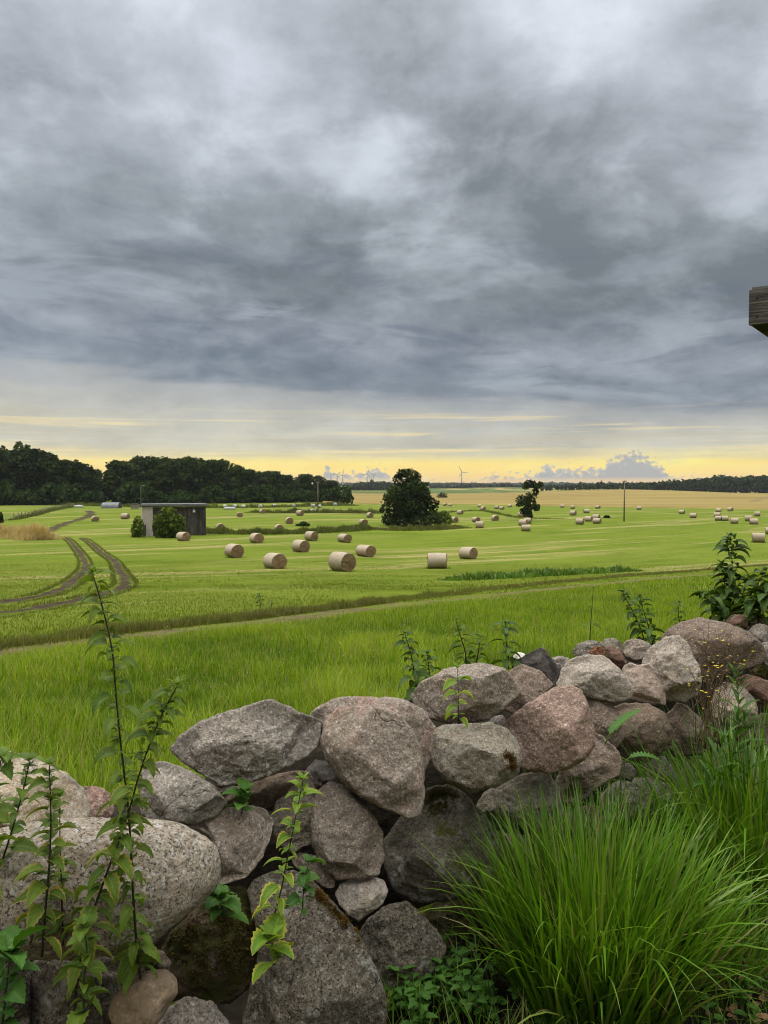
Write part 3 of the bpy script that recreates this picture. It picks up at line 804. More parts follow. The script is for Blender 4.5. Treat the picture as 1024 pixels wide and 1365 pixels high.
# white clover heads in the near meadow
x, y = scatter(1500, 3.5, 26, 1.0)
k = (y > wall_y(x) + 1.0) & (side_of_path(x, y) < -.4) & (noise2(x, y, .35, 91, 3) > -.05)
x, y = x[k], y[k]; n = len(x)
z = ground(x, y) + rng.uniform(.14, .26, n); s_ = np.where(y > 9, .0065, .004) * rng.uniform(.7, 1.3, n)
c = np.stack([x, y, z], 1); D6 = np.array([[1, 0, 0], [0, 1, 0], [-1, 0, 0], [0, -1, 0], [0, 0, .8], [0, 0, -.8]], float)
V = (c[:, None, :] + D6[None] * s_[:, None, None]).reshape(-1, 3); b6 = (np.arange(n) * 6)[:, None]
Tt = np.concatenate([np.array([t_]) + b6 for t_ in ((0, 1, 4), (1, 2, 4), (2, 3, 4), (3, 0, 4), (1, 0, 5), (2, 1, 5), (3, 2, 5), (0, 3, 5))])
o = link('clover_flowers', np_mesh('clover_flowers', V, None, Tt), M['whitepetal']); o['kind'] = 'stuff'

# taller flowering stalks of the meadow grass
x, y = scatter(1500, 3.0, 20, 1.0)
k = (y > wall_y(x) + .7) & (side_of_path(x, y) < -.3) & (noise2(x, y, .5, 95, 3) > .0)
x, y = x[k], y[k]; n = len(x)
b = blades(np.stack([x, y, ground(x, y)], 1), rng.random(n) * 6.28, rng.uniform(.32, .62, n), np.where(y > 8, .007, .0035), rng.uniform(0, .2, n), rng.uniform(.1, .8, n), np.full(n, .3), rng.uniform(.2, .8, n), 4)
o = join_blades('meadow_stalks', M['meadow'], [b]); o['kind'] = 'stuff'
# ------------------------------------------------------------------ stones of the wall
_ico = {}
def ico(sub):
    if sub not in _ico:
        bm = bmesh.new(); bmesh.ops.create_icosphere(bm, subdivisions=sub, radius=1)
        V = np.array([v.co[:] for v in bm.verts]); bm.verts.index_update()
        F = np.array([[v.index for v in f.verts] for f in bm.faces]); bm.free()
        _ico[sub] = (V, F)
    return _ico[sub]

def wall_depth(px):
    return 2.377 / (1 - .69 * (px - 512) / FPX)

STONES = {}
STONE_GROUP = 'stones of the dry stone wall'
_sseed = [100]
def stone(kind, mat_, pix, off=0.0, label='', T=.8, planes=(), rough=1.0, ang=0, d=None, rot=0.0):
    """a whole boulder; pix = its outline, off = metres behind the wall's front line"""
    _sseed[0] += 1; sd_ = _sseed[0]
    r_ = np.random.default_rng(sd_)
    pix = np.asarray(pix, float)
    c = (pix.min(0) + pix.max(0)) / 2
    dep = (wall_depth(c[0]) + off) if d is None else d
    C = at(c[0], c[1], dep)
    w = ray(*c); w = -w / np.linalg.norm(w)               # towards the eye
    a = np.cross([0, 0, 1.0], w); a /= np.linalg.norm(a); b = np.cross(w, a)
    # outline in metres in the stone's own plane
    pl = []
    for q in pix:
        rr = ray(*q); eye = np.array([0, 0, EYE])
        s = np.dot(C - eye, w) / np.dot(rr, w)
        P = eye + rr * s - C
        pl.append((P @ a, P @ b))
    pl = np.array(pl)
    # radial function by casting from the middle
    n = 240; th = np.linspace(-np.pi, np.pi, n, endpoint=False)
    rad = np.zeros(n)
    for i, t in enumerate(th):
        dx, dy = math.cos(t), math.sin(t); best = 0
        for k in range(len(pl)):
            x1, y1 = pl[k]; x2, y2 = pl[(k + 1) % len(pl)]
            ex, ey = x2 - x1, y2 - y1
            den_ = dx * ey - dy * ex
            if abs(den_) < 1e-12: continue
            tt = (x1 * ey - y1 * ex) / den_; u = (x1 * dy - y1 * dx) / den_
            if tt > 0 and -1e-6 <= u <= 1 + 1e-6: best = max(best, tt)
        rad[i] = best
    k = np.array([1, 3, 5, 3, 1], float); k /= k.sum()
    rad = sum(np.roll(rad, j - 2) * k[j] for j in range(5))
    Rm = rad.mean()
    D, F = ico(6 if Rm > .09 else 5)
    # the sphere's axis lies along the line of sight
    A, B, Wc = D[:, 0], D[:, 1], D[:, 2]
    cph = np.sqrt(A * A + B * B); theta = np.arctan2(B, A)
    rr = np.interp(theta, np.concatenate([th, [np.pi]]), np.concatenate([rad, rad[:1]]))
    rs = np.full_like(rr, min(Rm, rad.min() * 1.5))
    bl = sstep(.15, .9, cph)
    reff = rs * (1 - bl) + rr * bl
    pl_ = .78 - .12 * (1 if ang > 0 else 0)
    prof = cph ** pl_
    thick = T * min(Rm, rad.min() * 1.45)
    Pn = np.stack([np.cos(theta) * reff * prof, np.sin(theta) * reff * prof, np.sign(Wc) * np.abs(Wc) ** .88 * thick], 1)
    # broad flat faces
    pls = list(planes)
    for j in range(max(0, 8 + ang * 4)):
        nn = r_.normal(0, 1, 3); nn[2] = abs(nn[2]) + .75 - .15 * max(0, ang); nn /= np.linalg.norm(nn)
        pls.append((*nn, r_.uniform(.68, .9) - .04 * max(0, ang)))
    for (nx, ny, nz_, h) in pls:
        nn = np.array([nx, ny, nz_], float); nn /= np.linalg.norm(nn)
        dd = Pn @ nn; lim = h * dd.max()
        soft = .014 * Rm
        ex = np.log1p(np.exp(np.clip((dd - lim) / soft, -40, 40))) * soft
        Pn = Pn - nn[None, :] * (ex * .95 * sstep(.02, .38, Wc))[:, None]
    # weathering: lumps, pits, grain
    q = Pn / Rm
    nrm = Pn / (np.linalg.norm(Pn, axis=1)[:, None] + 1e-9)
    lump = fbm(q * 1.3 + sd_, 3, sd_) * .04
    rid = (1 - np.abs(fbm(q * 2.6 + sd_ * 1.7, 4, sd_ + 3, .55))) - .7
    fine = fbm(Pn * 38 + sd_, 4, sd_ + 9, .6)
    amp = sstep(.0, .5, np.abs(Wc)) * .7 + .3
    Pn = Pn + nrm * ((lump + rid * (.028 + .03 * max(0, ang)) * rough) * Rm * amp + fine * .0034 * rough)[:, None]
    Wd = C + Pn[:, 0:1] * a + Pn[:, 1:2] * b + Pn[:, 2:3] * w
    base = C.copy(); base[2] = Wd[:, 2].min()
    me = np_mesh(kind, Wd - base, None, F)
    o = link(kind, me, M[mat_], None, base)
    STONES[label] = o
    return tag(o, label, 'stone', STONE_GROUP)

S = stone
# --- upper row, from left
S('boulder', 'tan', [(-70, 1070), (-50, 1020), (0, 1000), (22, 1003), (61, 1016), (89, 1032), (109, 1050), (121, 1078), (112, 1112), (60, 1128), (-30, 1125)], .06, 'pale tan boulder behind the largest speckled boulder and the left nettles')
S('stone', 'pink', [(110, 1049), (124, 1047), (147, 1057), (152, 1078), (142, 1104), (118, 1108), (106, 1082)], .18, 'small pink stone between the pale tan boulder and a nettle stem')
S('boulder', 'grey', [(186, 1052), (190, 1026), (205, 1015), (225, 1016), (256, 1027), (287, 1049), (304, 1071), (290, 1087), (255, 1100), (210, 1099), (190, 1087)], .10, 'smooth grey rounded boulder under the flat slab, behind the leaning nettle', planes=[(.1, .9, .35, .9)])
S('slab', 'greyrough', [(224, 1000), (238, 981), (268, 962), (316, 944), (352, 933), (365, 933), (403, 951), (430, 959), (432, 970), (427, 991), (411, 1008), (387, 1022), (356, 1038), (333, 1045), (294, 1050), (272, 1034), (240, 1016)], .10, 'large flat angular grey slab lying across the top of the wall', T=.95, ang=1, rough=1.2, planes=[(-.06, .80, .60, .50), (.10, -.42, .90, .60), (-.75, .1, .66, .7)])
S('boulder', 'pinkgrey', [(405, 965), (413, 950), (432, 937), (455, 928), (512, 929), (541, 934), (564, 946), (583, 970), (584, 1000), (560, 1035), (500, 1030), (430, 1000)], .22, 'broad grey boulder mostly hidden behind the egg shaped one', T=.7)
S('boulder', 'pinkgrey', [(427, 987), (432, 964), (449, 946), (480, 938), (512, 941), (535, 954), (551, 975), (563, 1000), (566, 1030), (564, 1072), (560, 1087), (545, 1092), (530, 1085), (510, 1075), (482, 1062), (455, 1041), (436, 1013)], -.10, 'large egg shaped boulder with a pink lower tip, narrow end down', T=.95, ang=-1, planes=[(.75, -.1, .6, .78), (-.25, .5, .8, .86)])
S('boulder', 'pinkgrey', [(547, 927), (563, 909), (594, 892), (618, 885), (643, 884), (674, 891), (690, 910), (692, 926), (675, 943), (653, 958), (609, 968), (574, 959), (554, 944)], .12, 'grey pink rounded boulder carrying a small nettle with a yellow leaf', planes=[(0, .85, .5, .85)])
S('stone', 'rosebrown', [(672, 905), (680, 893), (697, 886), (722, 894), (738, 913), (727, 924), (712, 945), (690, 955), (672, 945)], .22, 'brown grey stone with a dark hollow beneath it, below the slate coloured one')
S('stone', 'dark', [(681, 890), (690, 879), (717, 863), (728, 865), (741, 885), (746, 897), (741, 914), (724, 905), (702, 896)], .42, 'dark slate coloured angular stone with a sharp peak', ang=1, planes=[(-.4, .7, .6, .65), (.6, 0, .8, .75)])
S('stone', 'grey', [(733, 877), (745, 875), (757, 876), (763, 886), (757, 900), (742, 902)], .5, 'small grey stone just right of the dark slate coloured one')
S('stone', 'white', [(684, 876), (688, 870), (700, 871), (703, 877), (698, 884), (687, 886)], .55, 'small white stone peeping out behind the dark slate coloured one')
S('boulder', 'paletop', [(740, 914), (749, 893), (760, 879), (782, 873), (805, 874), (822, 887), (837, 905), (846, 922), (841, 932), (820, 937), (785, 930), (758, 920)], .10, 'pale grey domed boulder resting on top of the big pink boulder', planes=[(0, .8, .6, .7), (.1, -.2, 1, .85)])
S('stone', 'palepink', [(829, 892), (833, 885), (841, 883), (849, 887), (866, 885), (878, 897), (888, 921), (888, 940), (862, 938), (838, 932), (834, 908)], .12, 'pale pinkish blocky stone between the domed boulder and the big right boulder', ang=1, planes=[(-.2, .45, .87, .75), (.85, 0, .5, .75)])
S('stone', 'red', [(783, 874), (788, 864), (794, 860), (803, 863), (807, 872), (800, 882), (788, 882)], .40, 'bright orange red stone on the wall top', ang=1)
S('stone', 'redbrown', [(803, 868), (808, 862), (817, 861), (828, 868), (836, 884), (831, 893), (818, 889), (806, 880)], .38, 'reddish brown stone beside the orange red one')
S('stone', 'greyrough', [(763, 870), (768, 860), (782, 854), (797, 855), (803, 866), (790, 878), (772, 880)], .62, 'dull grey stone behind the orange red one')
S('stone', 'lichenpale', [(799, 858), (807, 851), (818, 850), (828, 855), (834, 866), (834, 880), (818, 884), (804, 870)], .58, 'grey lichen spotted stone above the reddish brown one')
S('stone', 'pinkgrey', [(828, 862), (834, 855), (848, 852), (866, 857), (869, 866), (862, 880), (846, 884), (834, 878)], .46, 'flat topped grey stone just left of the big right boulder')
S('boulder', 'paletop', [(855, 884), (860, 871), (870, 860), (886, 849), (906, 847), (920, 862), (932, 888), (936, 912), (928, 928), (912, 935), (892, 936), (874, 920)], .04, 'rough pale grey boulder face left of the yellow flowered weeds', T=.9, rough=1.5, planes=[(-.3, .4, .85, .85)])
S('boulder', 'rosebrown', [(880, 850), (893, 836), (910, 828), (934, 823), (969, 831), (997, 842), (1013, 855), (1022, 871), (1014, 885), (997, 891), (980, 895), (950, 905), (915, 905), (890, 885)], .24, 'biggest brown pink boulder on the right, behind the yellow flowered weeds', planes=[(.1, .85, .5, .85)])
S('stone', 'tan', [(992, 829), (998, 823), (1008, 821), (1021, 828), (1026, 840), (1010, 846), (996, 840)], .5, 'small tan stone under the dark nettles at the right end')
S('stone', 'grey', [(996, 843), (1003, 834), (1014, 831), (1030, 836), (1036, 850), (1020, 862), (1004, 856)], .34, 'light grey stone under the small tan one at the right end')
S('stone', 'grey', [(1010, 862), (1018, 856), (1036, 855), (1056, 866), (1056, 890), (1030, 897), (1018, 882)], .14, 'grey stone cut by the right edge of the picture, beside the biggest brown pink boulder')
S('stone', 'redbrown', [(968, 828), (975, 820), (985, 818), (997, 823), (998, 834), (984, 840), (972, 836)], .55, 'brown stone in the shade of the tall dark nettle')
# --- middle row
S('boulder', 'coarse', [(-70, 1190), (-50, 1130), (-15, 1110), (20, 1101), (70, 1093), (120, 1091), (191, 1092), (232, 1097), (262, 1109), (285, 1128), (293, 1152), (287, 1182), (263, 1208), (232, 1233), (202, 1260), (154, 1272), (90, 1277), (20, 1278), (-50, 1255)], -.12, 'largest pale coarse speckled boulder, rounded, at the left', T=.85, rough=.9, ang=-2, planes=[(.1, -.55, .83, .88)])
S('stone', 'pinkgrey', [(253, 1097), (278, 1085), (309, 1073), (330, 1072), (353, 1077), (365, 1095), (361, 1120), (346, 1150), (326, 1171), (291, 1182), (286, 1160), (290, 1140), (280, 1115)], .0, 'angular grey stone with a sharp front edge right of the largest speckled boulder', ang=1, planes=[(-.15, .8, .55, .66), (-.1, -.35, .93, .72)])
S('slab', 'brown', [(284, 1058), (330, 1042), (395, 1026), (415, 1030), (420, 1042), (395, 1068), (368, 1078), (330, 1086), (296, 1080)], .22, 'long dusty brown stone in the shade beneath the flat slab')
S('stone', 'lichenpale', [(360, 1090), (370, 1069), (388, 1051), (411, 1034), (420, 1050), (428, 1087), (416, 1123), (389, 1136), (368, 1124)], .06, 'pale lichen crusted stone right behind the young nettle', rough=1.6)
S('boulder', 'pinkgrey', [(413, 1100), (420, 1060), (430, 1048), (443, 1042), (467, 1050), (490, 1076), (509, 1111), (513, 1142), (506, 1167), (481, 1171), (450, 1174), (430, 1155), (416, 1125)], -.06, 'upright grey boulder with a pink top left of the egg tip', T=.85)
S('stone', 'rosebrown', [(386, 1142), (400, 1136), (419, 1140), (447, 1173), (447, 1184), (434, 1183), (411, 1168), (392, 1154)], -.02, 'thin tilted brown stone wedged left of the banded cobble', ang=1)
S('stone', 'quartz', [(446, 1190), (455, 1177), (466, 1170), (489, 1166), (512, 1173), (519, 1189), (506, 1209), (478, 1229), (466, 1221), (451, 1203)], -.14, 'small pale banded cobble wedged in the middle of the wall', planes=[(-.2, .3, .9, .8)])
S('boulder', 'mossgrey', [(511, 1120), (530, 1095), (560, 1056), (580, 1048), (598, 1046), (620, 1058), (642, 1080), (664, 1112), (668, 1150), (650, 1188), (600, 1201), (556, 1204), (525, 1185), (511, 1150)], .04, 'big dark mossy block under the egg shaped boulder', ang=1, planes=[(-.1, .6, .75, .72), (-.2, -.5, .8, .72)])
S('boulder', 'lichenpale', [(569, 983), (580, 972), (594, 967), (620, 963), (655, 963), (678, 972), (690, 986), (696, 1012), (691, 1033), (668, 1047), (628, 1057), (594, 1042), (577, 1022), (571, 1000)], -.06, 'grey speckled boulder with one rusty moss patch at its right end', T=.85, planes=[(0, .8, .55, .8)])
S('boulder', 'pink', [(668, 968), (685, 952), (702, 940), (738, 917), (762, 912), (776, 920), (784, 940), (792, 968), (794, 992), (780, 1014), (758, 1024), (735, 1029), (712, 1029), (694, 1024), (690, 1000), (678, 978)], -.12, 'big pink granite boulder in the middle right of the wall', T=1.0, planes=[(-.45, .55, .7, .74), (-.1, -.45, .88, .72)])
S('boulder', 'rosebrown', [(770, 925), (782, 918), (798, 922), (814, 935), (828, 956), (833, 982), (820, 998), (795, 1000), (778, 985), (770, 955)], .05, 'brown boulder squeezed between the big pink boulder and a smooth brown one')
S('boulder', 'rosebrown', [(738, 1048), (748, 1022), (768, 985), (785, 972), (803, 980), (823, 1000), (832, 1016), (826, 1033), (800, 1048), (780, 1066), (752, 1072)], -.08, 'rose brown pointed boulder directly under the big pink one', ang=1)
S('boulder', 'brown', [(812, 945), (830, 937), (864, 938), (887, 950), (897, 973), (888, 998), (864, 1015), (838, 1010), (822, 990), (812, 965)], .04, 'smooth brown rounded boulder behind two fern like leaves')
S('boulder', 'rosebrown', [(886, 955), (904, 936), (916, 940), (936, 960), (948, 982), (952, 998), (930, 1006), (904, 1008), (889, 996), (894, 975)], -.02, 'brown cone shaped boulder left of the reddish dry stems')
S('boulder', 'tan', [(946, 945), (951, 920), (969, 909), (992, 917), (1008, 934), (1012, 958), (1006, 978), (975, 984), (954, 972)], .0, 'tan boulder behind the narrow leaved green weed')
S('boulder', 'redbrown', [(980, 906), (994, 898), (1024, 907), (1060, 925), (1060, 960), (1024, 952), (1008, 940), (992, 922)], .06, 'reddish sloping boulder at the right edge of the picture')
S('stone', 'darkmoss', [(1000, 894), (1012, 886), (1034, 890), (1042, 902), (1024, 910), (1004, 904)], .2, 'mossy dark stone between the biggest brown pink boulder and the reddish sloping one')
S('stone', 'brown', [(1004, 965), (1014, 950), (1040, 955), (1060, 985), (1040, 1020), (1012, 1008)], .05, 'brown stone below the reddish sloping boulder, behind tall grass')
# --- lower row
S('boulder', 'lichen', [(329, 1190), (338, 1170), (372, 1158), (396, 1162), (416, 1173), (449, 1208), (474, 1241), (494, 1276), (510, 1310), (516, 1345), (512, 1385), (430, 1410), (340, 1405), (324, 1360), (335, 1310), (345, 1270), (340, 1232)], -.26, 'largest lichen covered boulder at the bottom with a strip of rusty moss', T=.75, planes=[(.55, .45, .7, .8), (-.1, .05, 1, .8)])
S('boulder', 'lichen', [(479, 1240), (492, 1224), (512, 1209), (541, 1200), (556, 1212), (584, 1240), (596, 1264), (584, 1292), (563, 1311), (540, 1325), (508, 1325), (494, 1290)], -.10, 'grey rounded boulder under the banded cobble', ang=1, planes=[(-.5, -.1, .85, .8)])
S('boulder', 'darkmoss', [(214, 1262), (232, 1238), (258, 1212), (284, 1188), (308, 1182), (338, 1188), (352, 1225), (350, 1275), (337, 1312), (310, 1336), (268, 1343), (232, 1320), (216, 1290)], -.02, 'dark brown mossy boulder in the shadow right of the largest speckled one', rough=1.5)
S('cobble', 'roundtan', [(144, 1352), (150, 1332), (171, 1308), (198, 1293), (220, 1291), (236, 1304), (238, 1324), (222, 1346), (206, 1372), (155, 1380)], -.22, 'smooth rounded tan cobble at the bottom left', T=.9, rough=.4, ang=-2)
S('stone', 'rosebrown', [(205, 1272), (210, 1266), (219, 1269), (229, 1284), (227, 1296), (214, 1294), (207, 1284)], -.05, 'tiny brown stone just above the tan cobble')
S('boulder', 'lichen', [(24, 1300), (50, 1276), (110, 1270), (155, 1270), (192, 1284), (198, 1312), (160, 1345), (120, 1400), (40, 1400), (14, 1340)], -.02, 'dark stone in the shade under the largest speckled boulder')
S('stone', 'greyrough', [(205, 1372), (222, 1344), (248, 1328), (280, 1335), (302, 1356), (312, 1390), (270, 1420), (215, 1415)], -.18, 'rough grey stone at the bottom edge between the tan cobble and the largest lichen boulder', rough=1.6)
S('boulder', 'lichenpale', [(634, 1075), (645, 1058), (670, 1042), (698, 1032), (731, 1029), (746, 1055), (748, 1096), (720, 1110), (680, 1112), (645, 1102)], .03, 'grey pitted boulder behind the top of the grass tussock', rough=1.6)
S('boulder', 'greyrough', [(800, 1062), (815, 1044), (840, 1037), (866, 1036), (898, 1050), (902, 1078), (870, 1098), (828, 1100), (804, 1085)], -.02, 'dull grey stone low down behind the grass right of the rose brown one')
S('stone', 'mossgrey', [(822, 1030), (832, 1020), (842, 1016), (849, 1030), (842, 1042), (828, 1042)], -.04, 'small mossy stone under the lower fern like leaf')
S('stone', 'greyrough', [(858, 1018), (872, 1010), (886, 1007), (900, 1030), (900, 1046), (880, 1048), (864, 1036)], .02, 'grey stone beneath the smooth brown rounded boulder')
S('boulder', 'darkmoss', [(556, 1225), (580, 1205), (612, 1196), (648, 1204), (668, 1240), (640, 1282), (598, 1285), (572, 1262)], .08, 'dark brown stone in the shade left of the grass tussock')
S('boulder', 'brown', [(640, 1110), (690, 1100), (740, 1090), (790, 1070), (820, 1110), (800, 1170), (730, 1200), (670, 1190), (645, 1150)], .10, 'brown stone at the foot of the wall hidden by the grass tussock')
S('boulder', 'brown', [(880, 1060), (920, 1010), (960, 1000), (1010, 1010), (1060, 1040), (1050, 1110), (960, 1130), (890, 1110)], .10, 'brown stone at the foot of the wall hidden by the right grass')
S('boulder', 'lichen', [(-80, 1290), (-40, 1262), (10, 1270), (40, 1300), (40, 1370), (-20, 1400), (-80, 1380)], .0, 'grey stone in the bottom left corner behind broad nettle leaves')
S('stone', 'dark', [(405, 1030), (420, 1012), (440, 1014), (456, 1040), (452, 1062), (424, 1062), (410, 1048)], .30, 'added dark stone standing for the shaded recess between flat slab and egg shaped boulder')  # dark stone put in where there is only a shaded recess
S('stone', 'grey', [(640, 975), (655, 958), (670, 952), (676, 966), (668, 982), (648, 984)], .14, 'small grey wedge stone under the grey pink rounded boulder')

# moss cushions growing on some stones
from mathutils.bvhtree import BVHTree
def moss(label, pix, n, Lm, mat_, rad=7, seed=1):
    o = STONES[label]
    bv = BVHTree.FromPolygons([v.co[:] for v in o.data.vertices], [p.vertices[:] for p in o.data.polygons])
    r_ = np.random.default_rng(seed); org = Vector((0, 0, EYE)) - o.location
    pix = np.asarray(pix, float); B = []; Nn = []
    for i in range(n):
        k = r_.random() * (len(pix) - 1); k0 = int(k)
        p = pix[k0] + (pix[min(k0 + 1, len(pix) - 1)] - pix[k0]) * (k - k0)
        p = p + r_.normal(0, .5, 2) * rad
        if float(noise2(p[0], p[1], .12, seed + 50)[0]) < -.25: continue
        h = bv.ray_cast(org, Vector(ray(*p)).normalized())
        if h[0] is None: continue
        B.append(h[0][:]); Nn.append(h[1][:])
    B = np.array(B); Nn = np.array(Nn); m_ = len(B)
    ang = np.arccos(np.clip(Nn[:, 2], -1, 1)); hd = np.arctan2(Nn[:, 1], Nn[:, 0])
    b = blades(B - Nn * .001, hd + r_.normal(0, .8, m_), Lm * r_.uniform(.5, 1.3, m_), np.full(m_, Lm * .35), np.clip(ang + r_.normal(0, .4, m_), 0, 2.2), np.clip(ang + r_.normal(.3, .6, m_), 0, 2.6), np.clip(r_.normal(.45, .25, m_), 0, 1), np.zeros(m_), 2)
    join_blades('moss_patch', M[mat_], [b], o)
moss('grey speckled boulder with one rusty moss patch at its right end', [(676, 1006), (682, 1012), (678, 1018), (686, 1022)], 1500, .008, 'rustmoss', 6, 1)
moss('largest lichen covered boulder at the bottom with a strip of rusty moss', [(420, 1188), (432, 1200), (448, 1216), (462, 1232), (476, 1242), (484, 1256)], 3000, .008, 'rustmoss', 7, 2)
moss('big dark mossy block under the egg shaped boulder', [(566, 1062), (584, 1060), (600, 1062), (590, 1076), (574, 1080)], 2600, .009, 'olivemoss', 12, 3)
moss('dark brown mossy boulder in the shadow right of the largest speckled one', [(240, 1250), (270, 1230), (310, 1215), (335, 1225), (330, 1260), (290, 1280), (255, 1290)], 4000, .010, 'brownmoss', 22, 4)
moss('mossy dark stone between the biggest brown pink boulder and the reddish sloping one', [(1004, 894), (1024, 898)], 700, .01, 'olivemoss', 8, 5)

# bank added behind the stones so the gaps between them stay dark
V = []; SN = 60; prof_ = [(-.05, -.1), (.0, .30), (.12, .48), (.30, .54), (.5, .48), (.68, .25), (.8, -.1)]
for i in range(SN):
    s = -1.35 + 5.35 * i / (SN - 1)
    for j, (u, z) in enumerate(prof_):
        x, y = s, 2.377 + .69 * s + .46 + u
        V.append((x, y, gz(x, y) * sstep(.3, .7, u) + z * (1 + .28 * float(sstep(-.75, -.35, s))) + .05 * float(noise2(x * 1.0, y, 4, 71)[0])))
NP = len(prof_)
ii = (np.arange(SN - 1)[:, None] * NP + np.arange(NP - 1)[None, :]).ravel()
o = link('dark_gap_core', np_mesh('dark_gap_core', V, np.stack([ii, ii + NP, ii + NP + 1, ii + 1], 1)), M['soil']); o['kind'] = 'structure'

# bare soil in front of the wall
L_ = []; R_ = []
for i in range(50):
    s = -2.6 + 6.2 * i / 49
    L_.append((s, 2.377 + .69 * s + .35)); R_.append((s + 1.2, 2.377 + .69 * s - 2.4))
sheet('soil', M['soil'], L_, R_, .006)
L_ = []; R_ = []
for i in range(30):
    s = .9 + 2.6 * i / 29
    L_.append((s + .12 * math.sin(s * 5), 1.55 + .55 * (s - .9) + .38)); R_.append((s + .35, 1.55 + .55 * (s - .9) - .45))
sheet('trodden_path', M['soilpath'], L_, R_, .014)

# ------------------------------------------------------------------ leaves and herbs
def leaf_geo(base, head, L, W, a0, a1, n=12, rnd=.5, yel=0.0, tooth=.16, fold=.25, petiole=.15, shape='heart', roll=0.0):
    t = np.linspace(0, 1, n + 1)
    ang = a0 + (a1 - a0) * t ** .9
    seg = L / n
    fo = np.concatenate([[0], np.cumsum(np.cos(ang[:-1]) * seg)]); up_ = np.concatenate([[0], np.cumsum(np.sin(ang[:-1]) * seg)])
    if shape == 'heart': wd = W * np.clip(np.sin(np.pi * np.clip(t, 0, 1) ** .62), 0, 1) ** .8 * (1 - .25 * t)
    elif shape == 'lance': wd = W * np.sin(np.pi * t ** .8) ** .9
    else: wd = W * np.sin(np.pi * t ** .7) ** .6
    z = np.where(np.arange(n + 1) % 2 == 0, 1.0, 1 - tooth)
    wd = wd * z
    f = np.array([math.cos(head), math.sin(head), 0]); s = np.array([-math.sin(head), math.cos(head), 0]); k = np.array([0, 0, 1.0])
    s = s * math.cos(roll) + k * math.sin(roll)
    # petiole
    pl = L * petiole
    pdir = f * math.cos(a0 + .3) + k * math.sin(a0 + .3)
    b1 = np.asarray(base) + pdir * pl
    mid = b1 + np.outer(fo, f) + np.outer(up_, k)
    nrmv = np.outer(-np.sin(ang), f) + np.outer(np.cos(ang), k)
    lf = mid + wd[:, None] * s + nrmv * (wd * fold)[:, None]
    rt = mid - wd[:, None] * s + nrmv * (wd * fold)[:, None]
    lm = (mid + lf) / 2 - nrmv * (wd * .06)[:, None]; rm = (mid + rt) / 2 - nrmv * (wd * .06)[:, None]
    V = np.concatenate([lf, lm, mid, rm, rt]); m_ = n + 1
    F = []
    for i in range(n):
        for c in range(4):
            F.append([c * m_ + i, (c + 1) * m_ + i, (c + 1) * m_ + i + 1, c * m_ + i + 1])
    ed = np.concatenate([np.ones(m_), np.full(m_, .5), np.zeros(m_), np.full(m_, .5), np.ones(m_)])
    ed = np.maximum(ed, np.tile(sstep(.82, 1, t), 5))
    tint = np.stack([ed, np.full(5 * m_, rnd), np.full(5 * m_, yel)], 1)
    nV = len(V)
    pw = L * .012
    tint = np.concatenate([tint, np.tile(t, 5)[:, None]], 1)
    V = np.concatenate([V, [np.asarray(base) - s * pw, np.asarray(base) + s * pw, b1 + s * pw, b1 - s * pw]])
    F.append([nV, nV + 1, nV + 2, nV + 3])
    tint = np.concatenate([tint, [[0.3, rnd, 0, .3]] * 4])
    return V, F, tint

def curve(P, step):
    return resample(np.asarray(P, float), step)

def herb(kind, label, cat, pts, step=.04, L=.07, W=.024, mat_='nettle', stem='stem', rad=.003, start=.1, yel=(0, .2), size=lambda t: 1.0, droop=(-.1, -1.1), group=None, seed=0, shape='heart', tooth=.18, pairs=2, petiole=.18, tip=True, axil=True):
    r_ = random.Random(seed * 13 + 5)
    C = curve(pts, .02)
    base = C[0].copy()
    e = empty(kind, base, 0, label, cat, group)
    C = C - base
    s = np.concatenate([[0], np.cumsum(np.linalg.norm(np.diff(C, axis=0), axis=1))]); tot = s[-1]
    mb = MB(); mb.tube(C, np.linspace(rad, rad * .35, len(C)), 6)
    mb.build('stem', M[stem], e, True)
    fb = MB()
    d = tot * start; k = 0; phi = r_.uniform(0, 6.28)
    while d < tot:
        t = d / tot
        p = np.array([np.interp(d, s, C[:, j]) for j in range(3)])
        for q in range(pairs):
            h = phi + q * 2 * math.pi / pairs + r_.uniform(-.35, .35)
            sc = size(t) * r_.choice([.6, .85, 1.0, 1.1, 1.25])
            ye = max(0, min(1, r_.uniform(*yel) * (1.3 - t)))
            a0 = r_.uniform(.0, .45) + (.5 * t if tip else 0) + droop[0]; a1 = droop[1] + r_.uniform(-.35, .35) + (.5 * t if tip else 0)
            fb.add(*leaf_geo(p, h, L * sc, W * sc, a0, a1, rnd=r_.random(), yel=ye, shape=shape, tooth=tooth, petiole=petiole, fold=r_.uniform(.15, .7), roll=r_.uniform(-.6, .6)))
        if axil:
            for q in range(r_.randint(1, 4)):
                sc = size(t) * r_.uniform(.28, .55)
                fb.add(*leaf_geo(p + np.array([0, 0, r_.uniform(0, .012)]), r_.uniform(0, 6.28), L * sc, W * sc, r_.uniform(.2, .8), r_.uniform(-.9, 0), n=8, rnd=r_.random(), shape=shape, tooth=tooth, petiole=.1, fold=r_.uniform(.1, .5)))
        phi += math.pi / 2 + r_.uniform(-.3, .3); k += 1
        d += step * r_.uniform(.75, 1.2) * (1.0 if t < .8 else .6)
    if tip:
        for q in range(5):
            fb.add(*leaf_geo(C[-1], q * 1.26 + r_.random(), L * size(1) * .6, W * size(1) * .5, .9, .2, n=8, rnd=r_.random(), shape=shape, petiole=.1))
    fb.build('foliage', M[mat_], e, True)
    return e

def PX(pts, d):
    """stem through pixels; each may carry its own distance"""
    return [at(p[0], p[1], p[2] if len(p) > 2 else d) for p in pts]

